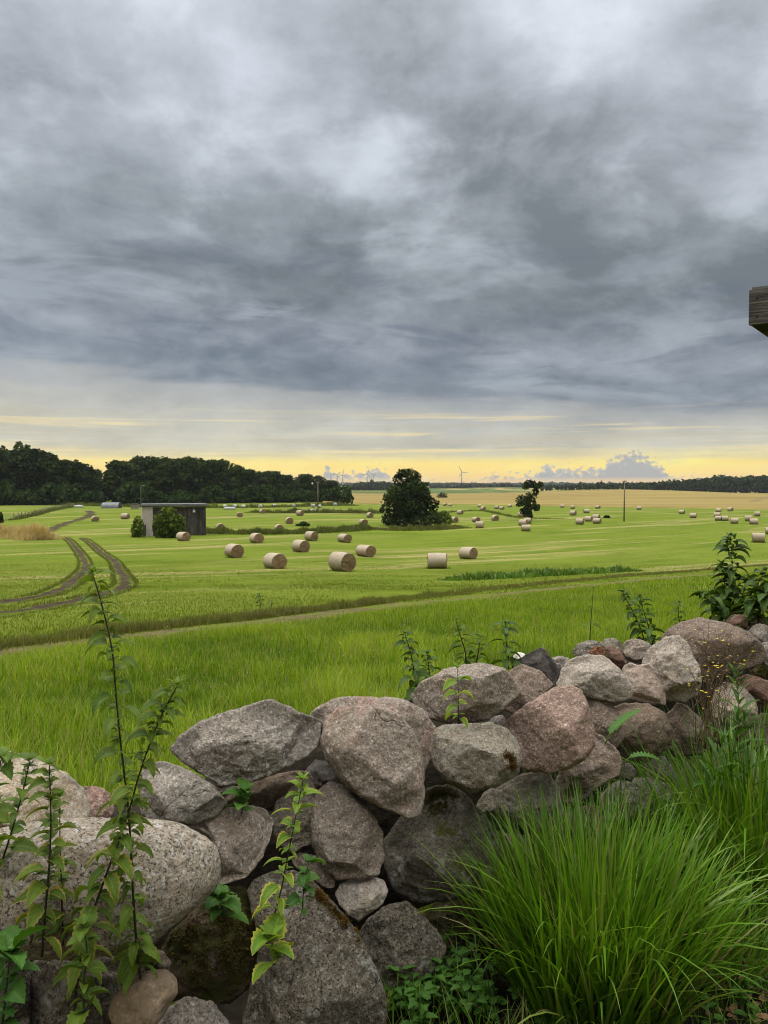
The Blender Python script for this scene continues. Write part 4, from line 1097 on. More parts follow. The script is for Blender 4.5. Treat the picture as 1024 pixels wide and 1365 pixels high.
NG = 'nettles growing by the wall'
tap = lambda lo, hi, a=1.0: (lambda t: lo + (hi - lo) * (math.sin(math.pi * min(1, max(0, (.15 + .8 * t)))) ** a))
herb('nettle', 'tallest dark stemmed nettle, upright in front of the meadow at the left', 'nettle', PX([(188, 1310, 1.74), (183, 1268, 1.6), (178, 1200), (172, 1090), (162, 1000), (155, 930), (150, 870), (138, 815), (124, 765)], 1.55), .026, .062, .0145, 'nettle', rad=.0034, yel=(-.2, .35), size=lambda t: (1.0 if t < .55 else .95 - .5 * (t - .55)), droop=(-.3, -1.55), group=NG, seed=1)
herb('nettle', 'nettle leaning right with its drooping tip before the flat slab', 'nettle', PX([(98, 1372, 1.5), (104, 1300), (120, 1230), (142, 1165), (168, 1095), (188, 1025), (212, 962), (236, 915)], 1.5), .021, .058, .0155, 'nettle', rad=.0034, yel=(0, .8), size=lambda t: 1.05 - .3 * t, droop=(-.35, -1.55), group=NG, seed=2)
herb('nettle', 'short nettle with yellow edged lower leaves before the largest speckled boulder', 'nettle', PX([(56, 1275, 1.5), (60, 1220), (66, 1150), (68, 1090), (66, 1020)], 1.5), .021, .056, .0165, 'nettle', rad=.0028, yel=(.3, 1.3), size=lambda t: 1.15 - .55 * t, droop=(-.15, -1.2), group=NG, seed=3)
herb('nettle', 'small bent nettle before the pale tan boulder', 'nettle', PX([(-8, 1180, 1.6), (12, 1120), (28, 1065), (40, 1015)], 1.6), .028, .055, .018, 'nettle', rad=.0026, yel=(0, .4), size=lambda t: 1.1 - .4 * t, group=NG, seed=4)
herb('nettle', 'leafy nettle cut by the left edge beside the pale tan boulder', 'nettle', PX([(-22, 1200, 1.5), (-14, 1120), (-8, 1060), (2, 1012)], 1.5), .030, .055, .019, 'nettle', rad=.0026, size=lambda t: 1.1 - .3 * t, group=NG, seed=5)
herb('nettle', 'short thin nettle close behind the yellow edged one', 'nettle', PX([(84, 1260, 1.56), (82, 1180), (80, 1120), (80, 1060)], 1.56), .035, .05, .018, 'nettle', rad=.0022, yel=(0, .3), size=lambda t: 1.0 - .4 * t, group=NG, seed=6)
herb('nettle', 'broad leaved nettle in the bottom left corner', 'nettle', PX([(-4, 1420, 1.36), (4, 1360), (10, 1305), (14, 1272)], 1.36), .03, .072, .029, 'weed', rad=.003, size=lambda t: 1.1 - .2 * t, droop=(.05, -.9), group=NG, seed=7)
herb('nettle', 'low leafy nettle shoot above the tan cobble at its left', 'nettle', PX([(112, 1365, 1.42), (112, 1310), (116, 1270), (112, 1235)], 1.42), .03, .042, .019, 'nettle', rad=.0025, yel=(0, .2), size=lambda t: 1.0, group=NG, seed=8)
herb('nettle', 'young light green nettle with yellow margins in the middle of the wall', 'nettle', PX([(362, 1232, 1.78), (374, 1190), (384, 1140), (394, 1090), (404, 1040)], 1.78), .028, .066, .018, 'nettlelight', rad=.0026, yel=(.5, 1.5), size=lambda t: 1.0 - .35 * t, droop=(-.1, -1.15), group=NG, seed=9, start=.12)
herb('nettle', 'small bright rosette of nettle leaves on the largest lichen boulder', 'nettle', PX([(366, 1286, 1.72), (364, 1268), (362, 1250)], 1.72), .022, .065, .028, 'nettlelight', rad=.002, yel=(.4, 1.2), size=lambda t: 1.0, droop=(.15, -.7), group=NG, seed=10)
herb('nettle', 'small leafy nettle sprout above the dark mossy boulder', 'nettle', PX([(300, 1228, 1.9), (296, 1210), (293, 1196)], 1.9), .016, .055, .024, 'weed', rad=.002, size=lambda t: 1.0, droop=(.1, -.9), group=NG, seed=11)
herb('nettle', 'small nettle sprout in the gap under the flat slab', 'nettle', PX([(322, 1085, 2.1), (325, 1070), (327, 1056)], 2.1), .02, .06, .024, 'weed', rad=.002, size=lambda t: .9, droop=(.2, -.5), group=NG, seed=12)
herb('nettle', 'side shoot of small leaves right of the young light green nettle', 'nettle', PX([(404, 1218, 1.8), (404, 1195), (408, 1165), (412, 1150)], 1.8), .022, .045, .02, 'weed', rad=.002, yel=(0, .6), size=lambda t: .9, group=NG, seed=13)
herb('nettle', 'thin nettle with one yellow leaf on the grey pink rounded boulder', 'nettle', PX([(612, 965, 2.35), (611, 945), (611, 920), (610, 892)], 2.35), .042, .06, .017, 'nettlelight', rad=.0022, yel=(.2, 1.5), size=lambda t: .9, droop=(-.3, -1.4), group=NG, seed=14)
for i, (p, d_, l, mt) in enumerate([
    ([(560, 935), (553, 900), (547, 868), (540, 846)], 3.2, 'spindly nettle behind the wall left of the grey pink rounded boulder', 'nettledark'),
    ([(578, 920), (572, 895), (570, 872)], 3.3, 'short nettle behind the wall next to the spindly one', 'nettledark'),
    ([(622, 892), (620, 868), (612, 842), (608, 828)], 3.3, 'bushy nettle top rising behind the grey pink rounded boulder', 'nettle'),
    ([(634, 890), (638, 868), (640, 850)], 3.35, 'lower nettle top to the right of the bushy one', 'nettle'),
    ([(678, 892), (677, 868), (674, 846), (674, 832)], 3.2, 'dark narrow nettle left of the dark slate coloured stone', 'nettledark'),
    ([(786, 868), (787, 840), (789, 812), (791, 784)], 3.7, 'bare slender stalk behind the orange red stone', 'nettle'),
    ([(862, 864), (854, 838), (842, 812), (830, 790)], 4.1, 'dark nettle leaning left behind the flat topped grey stone', 'nettledark'),
    ([(872, 866), (866, 840), (858, 815), (853, 796)], 4.0, 'dark nettle standing close to the left leaning one', 'nettledark'),
    ([(908, 836), (904, 818), (906, 804)], 4.3, 'pale small nettle behind the biggest brown pink boulder', 'nettle'),
    ([(962, 835), (970, 800), (976, 760), (974, 716)], 4.4, 'tall dark nettle spire at the right standing above all other plants there', 'nettledark'),
    ([(975, 838), (960, 815), (945, 800), (930, 794)], 4.3, 'dark nettle arching left from the foot of the tall spire', 'nettledark'),
    ([(990, 835), (1004, 800), (1012, 775), (1020, 762)], 4.2, 'dense dark nettle arching right of the tall spire', 'nettledark'),
    ([(1010, 835), (1016, 805), (1028, 785), (1040, 778)], 4.1, 'dark nettle cut by the right edge of the picture', 'nettledark'),
    ([(958, 838), (964, 805), (966, 775), (962, 752)], 4.45, 'dark nettle pressed close against the tall spire', 'nettledark'),
    ([(992, 838), (998, 812), (1010, 796), (1026, 792)], 4.15, 'low dark nettle drooping under the arching ones at the right', 'nettledark'),
    ([(985, 838), (988, 810), (992, 785), (1000, 772)], 4.35, 'dark nettle between the tall spire and the arching ones', 'nettledark')]):
    bare = 'slender' in l; big = i >= 9
    herb('nettle', l, 'nettle', PX(p, d_), .10 if bare else (.024 if big else .024), .05 if bare else (.12 if big else .08), .014 if bare else (.034 if big else .022), mt, rad=.004 if not bare else .003,
         size=lambda t: 1.1 - .5 * t, droop=(-.3, -1.35), group=NG, seed=30 + i)

for px_, py_, d_, l, hd, a0, a1 in [(806, 992, 2.62, 'upper bright fern like leaf before the smooth brown boulder', .35, .75, .25), (828, 1020, 2.68, 'lower arching fern like leaf below the smooth brown boulder', -.1, .45, -1.0)]:
    b = at(px_, py_, d_)
    e = empty('fern_leaf', b, 0, l, 'leaf', 'fern like leaves in the wall')
    mb = MB(); mb.add(*leaf_geo((0, 0, 0), hd, .16, .03, a0, a1, n=26, tooth=.5, rnd=.6, petiole=.25, shape='long', fold=.3)); mb.build('blade', M['weed'], e, True)
    mb = MB(); mb.tube([(0, 0, 0), (.02 * math.cos(hd), .02 * math.sin(hd), .02), (.038 * math.cos(hd), .038 * math.sin(hd), .038)], .002, 5); mb.build('stalk', M['greenstem'], e, True)

q = hit(347, 813)
herb('weed', 'small dark weed standing alone in the field above the rank grass by the footpath', 'weed', [q, q + [0, 0, .2], q + [-.08, 0, .45]], .06, .13, .035, 'nettledark', 'stem', .008, group='weeds in the field', seed=81, tip=False)
q = hit(362, 811)
herb('weed', 'shorter dark weed just right of the one standing alone in the field', 'weed', [q, q + [0, 0, .15], q + [.04, 0, .3]], .06, .11, .03, 'nettledark', 'stem', .008, group='weeds in the field', seed=82, tip=False)

# narrow leaved weed and the yellow flowered dry plant on the right
for i, (p, d_, l) in enumerate([([(968, 1060), (978, 1000), (985, 940), (980, 895)], 2.85, 'narrow leaved green weed standing before the tan boulder'),
                                ([(1000, 1060), (998, 1010), (992, 960)], 2.85, 'shorter narrow leaved weed right of the taller one'),
                                ([(945, 1060), (955, 1020), (965, 985)], 2.8, 'shorter narrow leaved weed left of the taller one')]):
    herb('weed', l, 'weed', PX(p, d_), .035, .13, .010, 'weed', 'greenstem', .0035, size=lambda t: 1.1 - .5 * t, droop=(.5, -.2), group='narrow leaved weeds', seed=60 + i, shape='lance', tooth=.1, petiole=.02, axil=False)

def flower_plant():
    r_ = random.Random(5)
    b = at(945, 990, 2.98)
    e = empty('flowering_weed', b, 0, 'reddish dry stemmed weed with tiny yellow flowers before the biggest brown pink boulder', 'weed')
    st = MB(); fl = MB(); wf = MB()
    for i in range(34):
        px_ = r_.gauss(948, 30); py_ = r_.uniform(826, 900) + abs(px_ - 945) * .3
        tip = at(px_, py_, 2.98 + r_.uniform(-.12, .12)) - b
        root = np.array([r_.gauss(0, .055), r_.gauss(0, .035), -.02])
        midp = root * .4 + tip * .5 + np.array([(root[0] - tip[0]) * .15, r_.gauss(0, .01), .02])
        C = curve([root, midp, tip], .04)
        st.tube(C, np.linspace(.0016, .0006, len(C)), 4)
        for q in range(r_.randint(2, 5)):
            k = r_.randint(len(C) // 2, len(C) - 1)
            tp = C[k] + np.array([r_.gauss(0, .03), r_.gauss(0, .03), r_.uniform(.01, .06)])
            st.tube([C[k], (C[k] + tp) / 2 + [0, 0, .006], tp], .0006, 4)
            if r_.random() < .55:
                tgt = fl if r_.random() < .8 else wf
                rr = r_.uniform(.0025, .005)
                for w_ in range(5):
                    aa = w_ * 1.257 + r_.random()
                    tgt.add([tp, tp + [rr * math.cos(aa - .5), rr * math.sin(aa - .5), rr * .5], tp + [1.5 * rr * math.cos(aa), 1.5 * rr * math.sin(aa), rr * .4], tp + [rr * math.cos(aa + .5), rr * math.sin(aa + .5), rr * .5]], [[0, 1, 2, 3]])
    st.build('stems', M['drystem'], e, True); fl.build('yellow_blossom', M['yellow'], e); wf.build('white_blossom', M['whitepetal'], e)
flower_plant()

# ------------------------------------------------------------------ tussocks
def tussock(kind, label, c, n, L, Rb, seed, wd=.0065, lean=(.0, .75), bend=(.2, 1.5), tint=.5, dry=30, S=7, group='grass tussocks along the wall'):
    e = empty(kind, c, 0, label, 'grass tussock', group)
    def blk(n, dryv, lo, hi):
        th = rng.random(n) * 2 * np.pi; rr = Rb * np.sqrt(rng.random(n))
        B = np.stack([rr * np.cos(th), rr * np.sin(th), np.zeros(n)], 1)
        head = th + rng.normal(0, .7, n)
        k = rr / Rb
        a0 = lean[0] + (lean[1] - lean[0]) * k * rng.uniform(.5, 1.1, n)
        a1 = a0 + rng.uniform(*bend, n) * rng.choice([.2, .6, 1.1], n, p=[.4, .4, .2])
        Lh = L * rng.uniform(lo, hi, n) * (1 - .12 * k)
        return blades(B, head, Lh, wd * rng.uniform(.6, 1.4, n), a0, a1, np.clip(tint + rng.normal(0, .26, n), 0, 1), np.full(n, dryv) * rng.random(n) ** 4, S)
    join_blades('green_blades', M['tuft'], [blk(n, .4, .5, 1.1)], e)
    if n > 700:
        n2 = 34; th = rng.uniform(-2.9, -.1, n2); B = np.stack([Rb * .6 * np.cos(th), Rb * .6 * np.sin(th), np.zeros(n2)], 1)
        join_blades('arching_blades', M['tuft'], [blades(B, th + rng.normal(0, .5, n2), L * rng.uniform(.85, 1.25, n2), wd * rng.uniform(1.0, 1.5, n2), rng.uniform(.05, .35, n2), rng.uniform(1.2, 2.2, n2), rng.uniform(.35, .7, n2), rng.uniform(0, .2, n2), 9)], e)
    join_blades('dry_blades', M['drytuft'], [blk(dry, .9, .4, .95)], e)
    return e
def gp(px, py):
    r = ray(px, py); t = -EYE / r[2]; return np.array([r[0] * t, t, 0.0])
tussock('grass_tussock', 'largest bright green grass tussock in front of the wall', gp(796, 1328), 2100, .65, .25, 1, tint=.55, dry=90, wd=.0115, lean=(.0, .55), bend=(.1, 1.3))
tussock('grass_tussock', 'tall grass tussock at the right edge before the reddish stems', gp(1000, 1190), 1200, .78, .28, 2, tint=.5, dry=70, wd=.010)
tussock('grass_tussock', 'grass tussock at the right edge behind the tall one', np.array([1.75, 3.25, 0]), 600, .66, .22, 3, tint=.35, dry=40)
tussock('grass_tussock', 'small grass tussock at the right of the largest one, beside the trodden soil', gp(955, 1290), 420, .40, .16, 4, tint=.55, dry=50)
tussock('grass_tussock', 'thin grass tussock between the largest one and the wall', np.array([.86, 2.75, 0]), 420, .62, .22, 5, tint=.4, dry=30)

# undergrowth: herbs and short grass on the soil in front of the wall
x = rng.uniform(-.6, 2.4, 9000); y = rng.uniform(1.2, 4.0, 9000)
k = (y < wall_y(x) - .02) & (y > .9) & ((x > -.05 + .12 * noise2(x, y, 3, 88)))
tp_ = 1.55 + .55 * (x - .9)
k &= ~((x > .95) & (np.abs(y - tp_) < .33) & (rng.random(len(x)) < .85))
x, y = x[k], y[k]; n = len(x)
b1 = blades(np.stack([x, y, np.zeros(n)], 1), rng.random(n) * 6.28, rng.uniform(.06, .24, n), rng.uniform(.003, .006, n), rng.uniform(0, .5, n), rng.uniform(.4, 1.7, n), np.clip(rng.normal(.4, .25, n), 0, 1), np.clip(rng.random(n) ** 5, 0, 1), 4)
o = join_blades('undergrowth', M['tuft'], [b1]); o['kind'] = 'stuff'
fb = MB()
r_ = random.Random(77)
for i in range(110):
    if i < 45: q = gp(r_.gauss(575, 45), r_.gauss(1345, 25))
    else: q = gp(r_.uniform(520, 1024), r_.uniform(1230, 1400))
    if q[1] > wall_y(q[0]) - .03: continue
    hh = r_.uniform(.03, .16)
    for j in range(r_.randint(4, 9)):
        fb.add(*leaf_geo(q + np.array([r_.gauss(0, .012), r_.gauss(0, .012), hh * r_.uniform(.4, 1)]), r_.uniform(0, 6.28), r_.uniform(.025, .048), r_.uniform(.011, .018), r_.uniform(.1, .6), r_.uniform(-.8, 0), n=8, rnd=r_.random(), tooth=.2, petiole=.3))
    fb.tube([q, q + [0, 0, hh]], .0015, 4)
o = fb.build('undergrowth', M['weed'], None, True); o['kind'] = 'stuff'
fb = MB()
for i in range(90):
    q = gp(r_.uniform(930, 1060), r_.uniform(1250, 1400)) + np.array([0, 0, .022 + r_.random() * .01])
    fb.add(*leaf_geo(q, r_.uniform(0, 6.28), r_.uniform(.02, .05), r_.uniform(.008, .018), r_.uniform(-.1, .4), r_.uniform(-.4, .4), n=6, tooth=.05, petiole=.1))
o = fb.build('leaf_litter', M['litter'], None, True); o['kind'] = 'stuff'

# ------------------------------------------------------------------ corner of a wooden roof
c0 = at(998, 433, 3.6)
e = empty('wooden_shelter', (c0[0], c0[1], 0), 0, 'grey weathered wooden roof corner jutting in at the right edge', 'shelter')
th1 = math.atan2(-.62, 1.0)      # this edge comes nearer to the right
th2 = math.atan2(1.0, .80)       # this edge runs away to the right
z0 = c0[2]; H = .165
u1 = np.array([math.cos(th1), math.sin(th1), 0]); u2 = np.array([math.cos(th2), math.sin(th2), 0])
def prism(mb, P, za, zb):
    n_ = len(P)
    V = [(p[0], p[1], za) for p in P] + [(p[0], p[1], zb) for p in P]
    mb.add(V, [list(range(n_))[::-1], [n_ + i for i in range(n_)]] + [[i, (i + 1) % n_, n_ + (i + 1) % n_, n_ + i] for i in range(n_)])
o0 = np.zeros(3)
mb = MB(); prism(mb, [o0, u1 * 1.7, u1 * 1.7 + u2 * .028, u2 * .028], z0, z0 + H); mb.build('fascia_board', M['beam'], e)
mb = MB(); prism(mb, [u2 * .03, u2 * 1.5, u2 * 1.5 + u1 * .028, u2 * .03 + u1 * .028], z0 + .004, z0 + H - .003); mb.build('fascia_board', M['beam'], e)
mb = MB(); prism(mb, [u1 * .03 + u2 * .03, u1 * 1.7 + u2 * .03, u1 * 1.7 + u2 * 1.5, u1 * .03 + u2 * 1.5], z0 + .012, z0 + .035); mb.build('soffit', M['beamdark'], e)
mb = MB(); prism(mb, [u1 * .01 + u2 * .01, u1 * 1.7 + u2 * .01, u1 * 1.7 + u2 * 1.5, u1 * .01 + u2 * 1.5], z0 + H + .002, z0 + H + .014); mb.build('roof', M['roofing'], e)
mb = MB()
for k_, zz in ((.035, .035), (.035, .125), (.11, .06), (.11, .13)):
    p = u1 * k_ - u2 * .0015
    mb = MB(); mb.tube([p + [0, 0, z0 + zz], p - u2 * .004 + [0, 0, z0 + zz]], .0045, 8); mb.build('nail', M['beamdark'], e)
pass
for s in (1.2,):
    p = u1 * s + u2 * .12
    mb = MB(); mb.box((p[0], p[1], z0 / 2), (.12, .12, z0 + .02), th1, .006); mb.build('post', M['beam'], e)
# ------------------------------------------------------------------ trees
def crown_block(lobes, n, size, seed, drop=.12, fill=(.62, 1.05), flat=.75):
    """many small leaf clumps through a few lobes; returns vertices, quads, tint"""
    r_ = np.random.default_rng(seed)
    lobes = np.asarray(lobes, float)
    area = (lobes[:, 3] * lobes[:, 4] + lobes[:, 3] * lobes[:, 5] + lobes[:, 4] * lobes[:, 5])
    li = r_.choice(len(lobes), n, p=area / area.sum())
    d = r_.normal(0, 1, (n, 3)); d /= np.linalg.norm(d, axis=1)[:, None]
    rad = r_.uniform(fill[0], fill[1], n) ** .7
    C = lobes[li, :3] + d * rad[:, None] * lobes[li, 3:6]
    # break the outline: drop some clumps by noise, push others out
    nz = fbm(C * (1.1 / (size * 4)) + seed, 3, seed)
    C = C + d * (nz * size * 1.3)[:, None]
    keep = nz > -.75 + drop
    C, d = C[keep], d[keep]; n = len(C); nz = nz[keep]; lk = li[keep]
    nn = d * .6 + r_.normal(0, .6, (n, 3)) + np.array([0, 0, .35]); nn /= np.linalg.norm(nn, axis=1)[:, None]
    ax = np.cross(nn, r_.normal(0, 1, (n, 3))); ax /= np.linalg.norm(ax, axis=1)[:, None]
    bx = np.cross(nn, ax)
    s = size * r_.uniform(.5, 1.25, n)
    V = np.stack([C + ax * s[:, None], C + bx * (s * flat)[:, None] + nn * (s * .25)[:, None], C - ax * (s * .9)[:, None], C - bx * (s * flat)[:, None] + nn * (s * .2)[:, None]], 1).reshape(-1, 3)
    Q = np.arange(n * 4).reshape(n, 4)
    lt = np.random.default_rng(seed + 1).uniform(-.38, .38, len(lobes))
    t = np.clip(.45 + lt[lk] + .25 * nz + r_.normal(0, .16, n), 0, 1)
    return V, Q, np.repeat(np.stack([t, t, t], 1), 4, 0)

def crown_obj(name, lobes, n, size, seed, mat_, parent, **k):
    V, Q, T = crown_block(lobes, n, size, seed, **k)
    return link(name, np_mesh(name, V, Q, None, T), mat_, parent)

def trunk_obj(parent, h, r, lean=(0, 0), limbs=(), mat_=None):
    mb = MB()
    P = [(lean[0] * t * t, lean[1] * t * t, h * t) for t in np.linspace(0, 1, 7)]
    mb.tube(P, [r * 1.35, r * 1.0, r * .85, r * .7, r * .55, r * .4, r * .2], 9)
    for (z, dx, dy, dz) in limbs:
        b = np.array([lean[0] * (z / h) ** 2, lean[1] * (z / h) ** 2, z])
        mb.tube([b, b + np.array([dx * .45, dy * .45, dz * .55]), b + np.array([dx, dy, dz])], [r * .5, r * .33, r * .12], 7)
    return mb.build('trunk', mat_ or M['bark'], parent, True)

def std_lobes(h, w, seed, low=.12, k=9):
    r_ = np.random.default_rng(seed)
    L = [(0, 0, h * (.56 + low * .3), w * .36, w * .36, h * (.40 - low * .25))]
    for i in range(k):
        t = r_.uniform(low + .08, .9)
        a = r_.uniform(0, 6.28) if i >= 4 else i * 1.57 + r_.uniform(-.4, .4)
        env = math.sin(math.pi * min(1, (t - low * .3) ** .75)) ** .7
        rr = w * .5 * env * r_.uniform(.5, .75)
        s = w * r_.uniform(.17, .27)
        L.append((rr * math.cos(a), rr * math.sin(a), h * t, s, s, s * r_.uniform(.7, 1.0)))
    return L

protos = []
for i in range(6):
    h = 22.0; w = [15, 13, 17, 14, 12, 16][i]
    e = empty('broadleaf_tree', (0, 0, 0))
    trunk_obj(e, h * .8, .38, (r_v := random.uniform(-.8, .8), .3), [(h * .3, w * .25, 1, h * .2), (h * .38, -w * .25, -1, h * .2), (h * .5, w * .1, w * .2, h * .2)])
    crown_obj('crown', std_lobes(h, w, 200 + i, .05, 15), 3600, .78, 300 + i, M['crown'], e, drop=.2)
    protos.append(e)
# px, base row, top row, how far behind the front of the wood
wood = []
top = [(-60, 596), (0, 594), (22, 591), (40, 590), (58, 597), (75, 606), (90, 611), (105, 611), (118, 612), (128, 622), (135, 630), (143, 618), (158, 612), (180, 608), (210, 606), (245, 607), (280, 611), (310, 616), (340, 622), (370, 627), (395, 631), (420, 631), (437, 634), (447, 642), (455, 655)]
tx = np.array([t[0] for t in top], float); tyy = np.array([t[1] for t in top], float)
r_ = random.Random(11)
px_ = -64.0; row = 0
while px_ < 446:
    for back in (0, 22, 50):
        if back and (124 < px_ < 142): continue
        jit = r_.uniform(-7, 7)
        p = px_ + jit + back * .1
        tp_ = np.interp(p, tx, tyy) + (r_.uniform(-1, 5) if back == 22 else r_.uniform(2, 12)) + (3 if back == 50 else 0)
        if p > 446: continue
        wood.append((p, 668.5, tp_, back))
    px_ += r_.uniform(13, 20) * (1 if px_ < 300 else .85)
NW_ = 0
for (p, by, tp_, back) in wood:
    D0 = np.interp(p, [-60, 150, 450], [285, 300, 345]) + back
    q = at(p, 643, D0); g_ = gz(q[0], q[1])
    h = at(p, tp_, D0)[2] - g_
    if h < 4: continue
    k = NW_ % 6
    src = protos[k]
    if NW_ < 6: t = src
    else: t = copy_tree(src)
    NW_ += 1
    t.location = (float(q[0]), float(q[1]), float(g_ - .2)); sc = h / 22.5
    wsc = sc * r_.uniform(.95, 1.2) if h > 13 else sc * 1.15
    t.scale = (wsc, wsc, sc); t.rotation_euler = (0, 0, r_.uniform(0, 6.28))
    if p < 128: lab, gr = 'tall dark tree in the wood left of the gap of yellow sky', 'trees of the left wood'
    elif p < 300: lab, gr = 'dark tree in the long wood behind the grey shed', 'trees of the long wood behind the shed'
    else: lab, gr = 'lower dark tree at the tapering end of the long wood', 'trees at the tapering end of the wood'
    tag(t, lab, 'tree', gr)
# lower growth along the edge of the wood
sproto = None
for i in range(30):
    p = -50 + i * 17.3 + r_.uniform(-6, 6)
    if 130 < p < 160: continue
    D0 = np.interp(p, [-60, 150, 450], [276, 288, 330]); q = at(p, 643, D0)
    if sproto is None:
        sproto = empty('shrub', (0, 0, 0)); crown_obj('foliage', [(0, 0, 2.2, 3.4, 3.0, 2.2), (2.2, .5, 1.6, 2.2, 2, 1.8), (-2.3, -.4, 1.7, 2.2, 2, 1.7)], 900, .55, 401, M['shrub'], sproto)
        mb = MB(); mb.tube([(0, 0, -.3), (0, 0, 1.2), (.2, 0, 2.6)], [.12, .09, .03], 6); mb.build('stem', M['bark'], sproto, True); t = sproto
    else: t = copy_tree(sproto)
    t.location = (float(q[0]), float(q[1]), gz(q[0], q[1]) - .2); s_ = r_.uniform(.7, 1.7); t.scale = (s_, s_, s_ * r_.uniform(.8, 1.25)); t.rotation_euler = (0, 0, r_.uniform(0, 6.28))
    tag(t, 'dark low shrub along the foot of the wood', 'shrub', 'shrubs along the foot of the wood')

def lone(kind, label, px, by, D=None):
    q = hit(px, by); e = empty(kind, q - [0, 0, .1], 0, label, 'tree' if 'tree' in kind else 'bush'); return e, q
def M2(q, dpx): return dpx * q[1] / FPX
# the round oak in the middle of the field
e, q = lone('oak_tree', 'big round dark oak standing alone in the middle of the mown field', 545, 701)
u = M2(q, 1.0)
lob = [(-12 * u, -4, 6 * u, 18 * u, 14 * u, 8 * u), (12 * u, -4, 6 * u, 18 * u, 14 * u, 8 * u), (0, 0, 34 * u, 30 * u, 26 * u, 27 * u), (-2 * u, 0, 60 * u, 19 * u, 18 * u, 15 * u), (-22 * u, 0, 24 * u, 15 * u, 16 * u, 20 * u), (22 * u, 0, 26 * u, 17 * u, 16 * u, 18 * u), (26 * u, -3, 12 * u, 13 * u, 12 * u, 10 * u), (-20 * u, -3, 44 * u, 11 * u, 12 * u, 10 * u),
       (16 * u, -3, 48 * u, 12 * u, 12 * u, 12 * u), (8 * u, 4, 66 * u, 9 * u, 9 * u, 9 * u), (-26 * u, 2, 10 * u, 12 * u, 12 * u, 9 * u), (0, -20 * u, 28 * u, 20 * u, 12 * u, 20 * u), (0, 18 * u, 28 * u, 20 * u, 12 * u, 20 * u), (-9 * u, -2, 69 * u, 8 * u, 8 * u, 7 * u)]
crown_obj('crown', lob, 9500, .34, 501, M['crown2'], e, drop=.25, fill=(.5, 1.08))
trunk_obj(e, 50 * u, .38, (.2, .1), [(16 * u, 14 * u, .4, 12 * u), (20 * u, -14 * u, -.5, 14 * u), (30 * u, 6 * u, 2, 14 * u)])
e, q = lone('bush', 'light green bush leaning against the right side of the round oak', 590, 701); u = M2(q, 1)
crown_obj('foliage', [(0, 0, 10 * u, 10 * u, 8 * u, 10 * u), (5 * u, 0, 8 * u, 8 * u, 7 * u, 8 * u), (-5 * u, -1, 9 * u, 8 * u, 7 * u, 9 * u)], 1500, .26, 511, M['bush'], e, drop=.2)
mb = MB(); mb.tube([(0, 0, -.2), (.1, 0, .8), (0, 0, 1.5)], [.08, .06, .02], 6); mb.build('stem', M['bark'], e, True)
# the crooked tree
e, q = lone('crooked_tree', 'crooked thin crowned tree leaning right, alone on the right of the field', 704, 694); u = M2(q, 1)
lob = [(3 * u, 0, 49 * u, 8 * u, 6 * u, 5 * u), (11 * u, 0, 47 * u, 7 * u, 5 * u, 4.5 * u), (16 * u, 0, 50 * u, 4 * u, 4 * u, 3 * u), (9 * u, 0, 39 * u, 6 * u, 5 * u, 6 * u), (4 * u, 0, 32 * u, 7 * u, 6 * u, 5 * u), (-7 * u, 0, 27 * u, 9 * u, 7 * u, 7 * u), (3 * u, 0, 22 * u, 9 * u, 7 * u, 7 * u),
       (-2 * u, 0, 14 * u, 9 * u, 7 * u, 6 * u), (0, 0, 6 * u, 6 * u, 6 * u, 6 * u), (-11 * u, 0, 22 * u, 5 * u, 5 * u, 4 * u), (11 * u, 0, 19 * u, 5 * u, 5 * u, 6 * u), (-4 * u, 0, 46 * u, 3 * u, 3 * u, 3 * u)]
crown_obj('crown', lob, 3000, .30, 521, M['crown2'], e, drop=.28, fill=(.35, 1.05))
mb = MB(); mb.tube([(0, 0, -.3), (-1 * u, 0, 10 * u), (1 * u, 0, 20 * u), (5 * u, 0, 32 * u), (8 * u, 0, 42 * u), (7 * u, 0, 50 * u)], [.32, .26, .22, .18, .13, .05], 8)
mb.tube([(0 * u, 0, 16 * u), (-5 * u, 0, 23 * u), (-10 * u, 0, 27 * u)], [.16, .12, .04], 7); mb.tube([(6 * u, 0, 36 * u), (10 * u, 0, 42 * u), (15 * u, 0, 49 * u)], [.12, .09, .03], 7)
mb.build('trunk', M['bark'], e, True)
# shed bushes and small bushes in the field
def bush(label, px, by, w, h, n, mat_, seed, sz=.2, kind='bush', group=None):
    e, q = lone(kind, label, px, by); u = M2(q, 1); tag(e, label, 'bush', group)
    crown_obj('foliage', [(0, 0, h * .5 * u, w * .38 * u, w * .3 * u, h * .5 * u), (-w * .25 * u, 0, h * .35 * u, w * .27 * u, w * .25 * u, h * .38 * u), (w * .25 * u, 0, h * .38 * u, w * .27 * u, w * .25 * u, h * .4 * u)], n, sz, seed, M[mat_], e, drop=.25, fill=(.55, 1.15))
    mb = MB(); mb.tube([(0, 0, -.2), (.05, 0, h * .3 * u), (0, 0, h * .6 * u)], [.09, .06, .02], 6); mb.build('stem', M['bark'], e, True)
    return e
bush('large light green elder bush growing against the front of the grey shed', 226, 717, 40, 42, 1500, 'bush', 531, .27)
bush('smaller green bush at the left corner of the grey shed', 184, 716, 17, 27, 1000, 'bush', 532, .22)
bush('low dark bush lying alone between two bales near the ditch', 404, 701.5, 17, 6, 500, 'shrub', 533, .22)
bush('small dark bush beside a bale left of the power pole', 393, 683.5, 7, 6, 250, 'crown', 534, .3)
bush('small dark bush left of the right hand pole', 809, 690.5, 7, 4, 200, 'crown', 535, .3)
bush('round dark bush at the front of the ripe wheat, right of the oak', 590, 664.5, 13, 9, 500, 'crown2', 536, .6)
bush('lighter bush showing above the roof of the grey shed', 240, 674, 26, 16, 900, 'shrub', 537, .45)
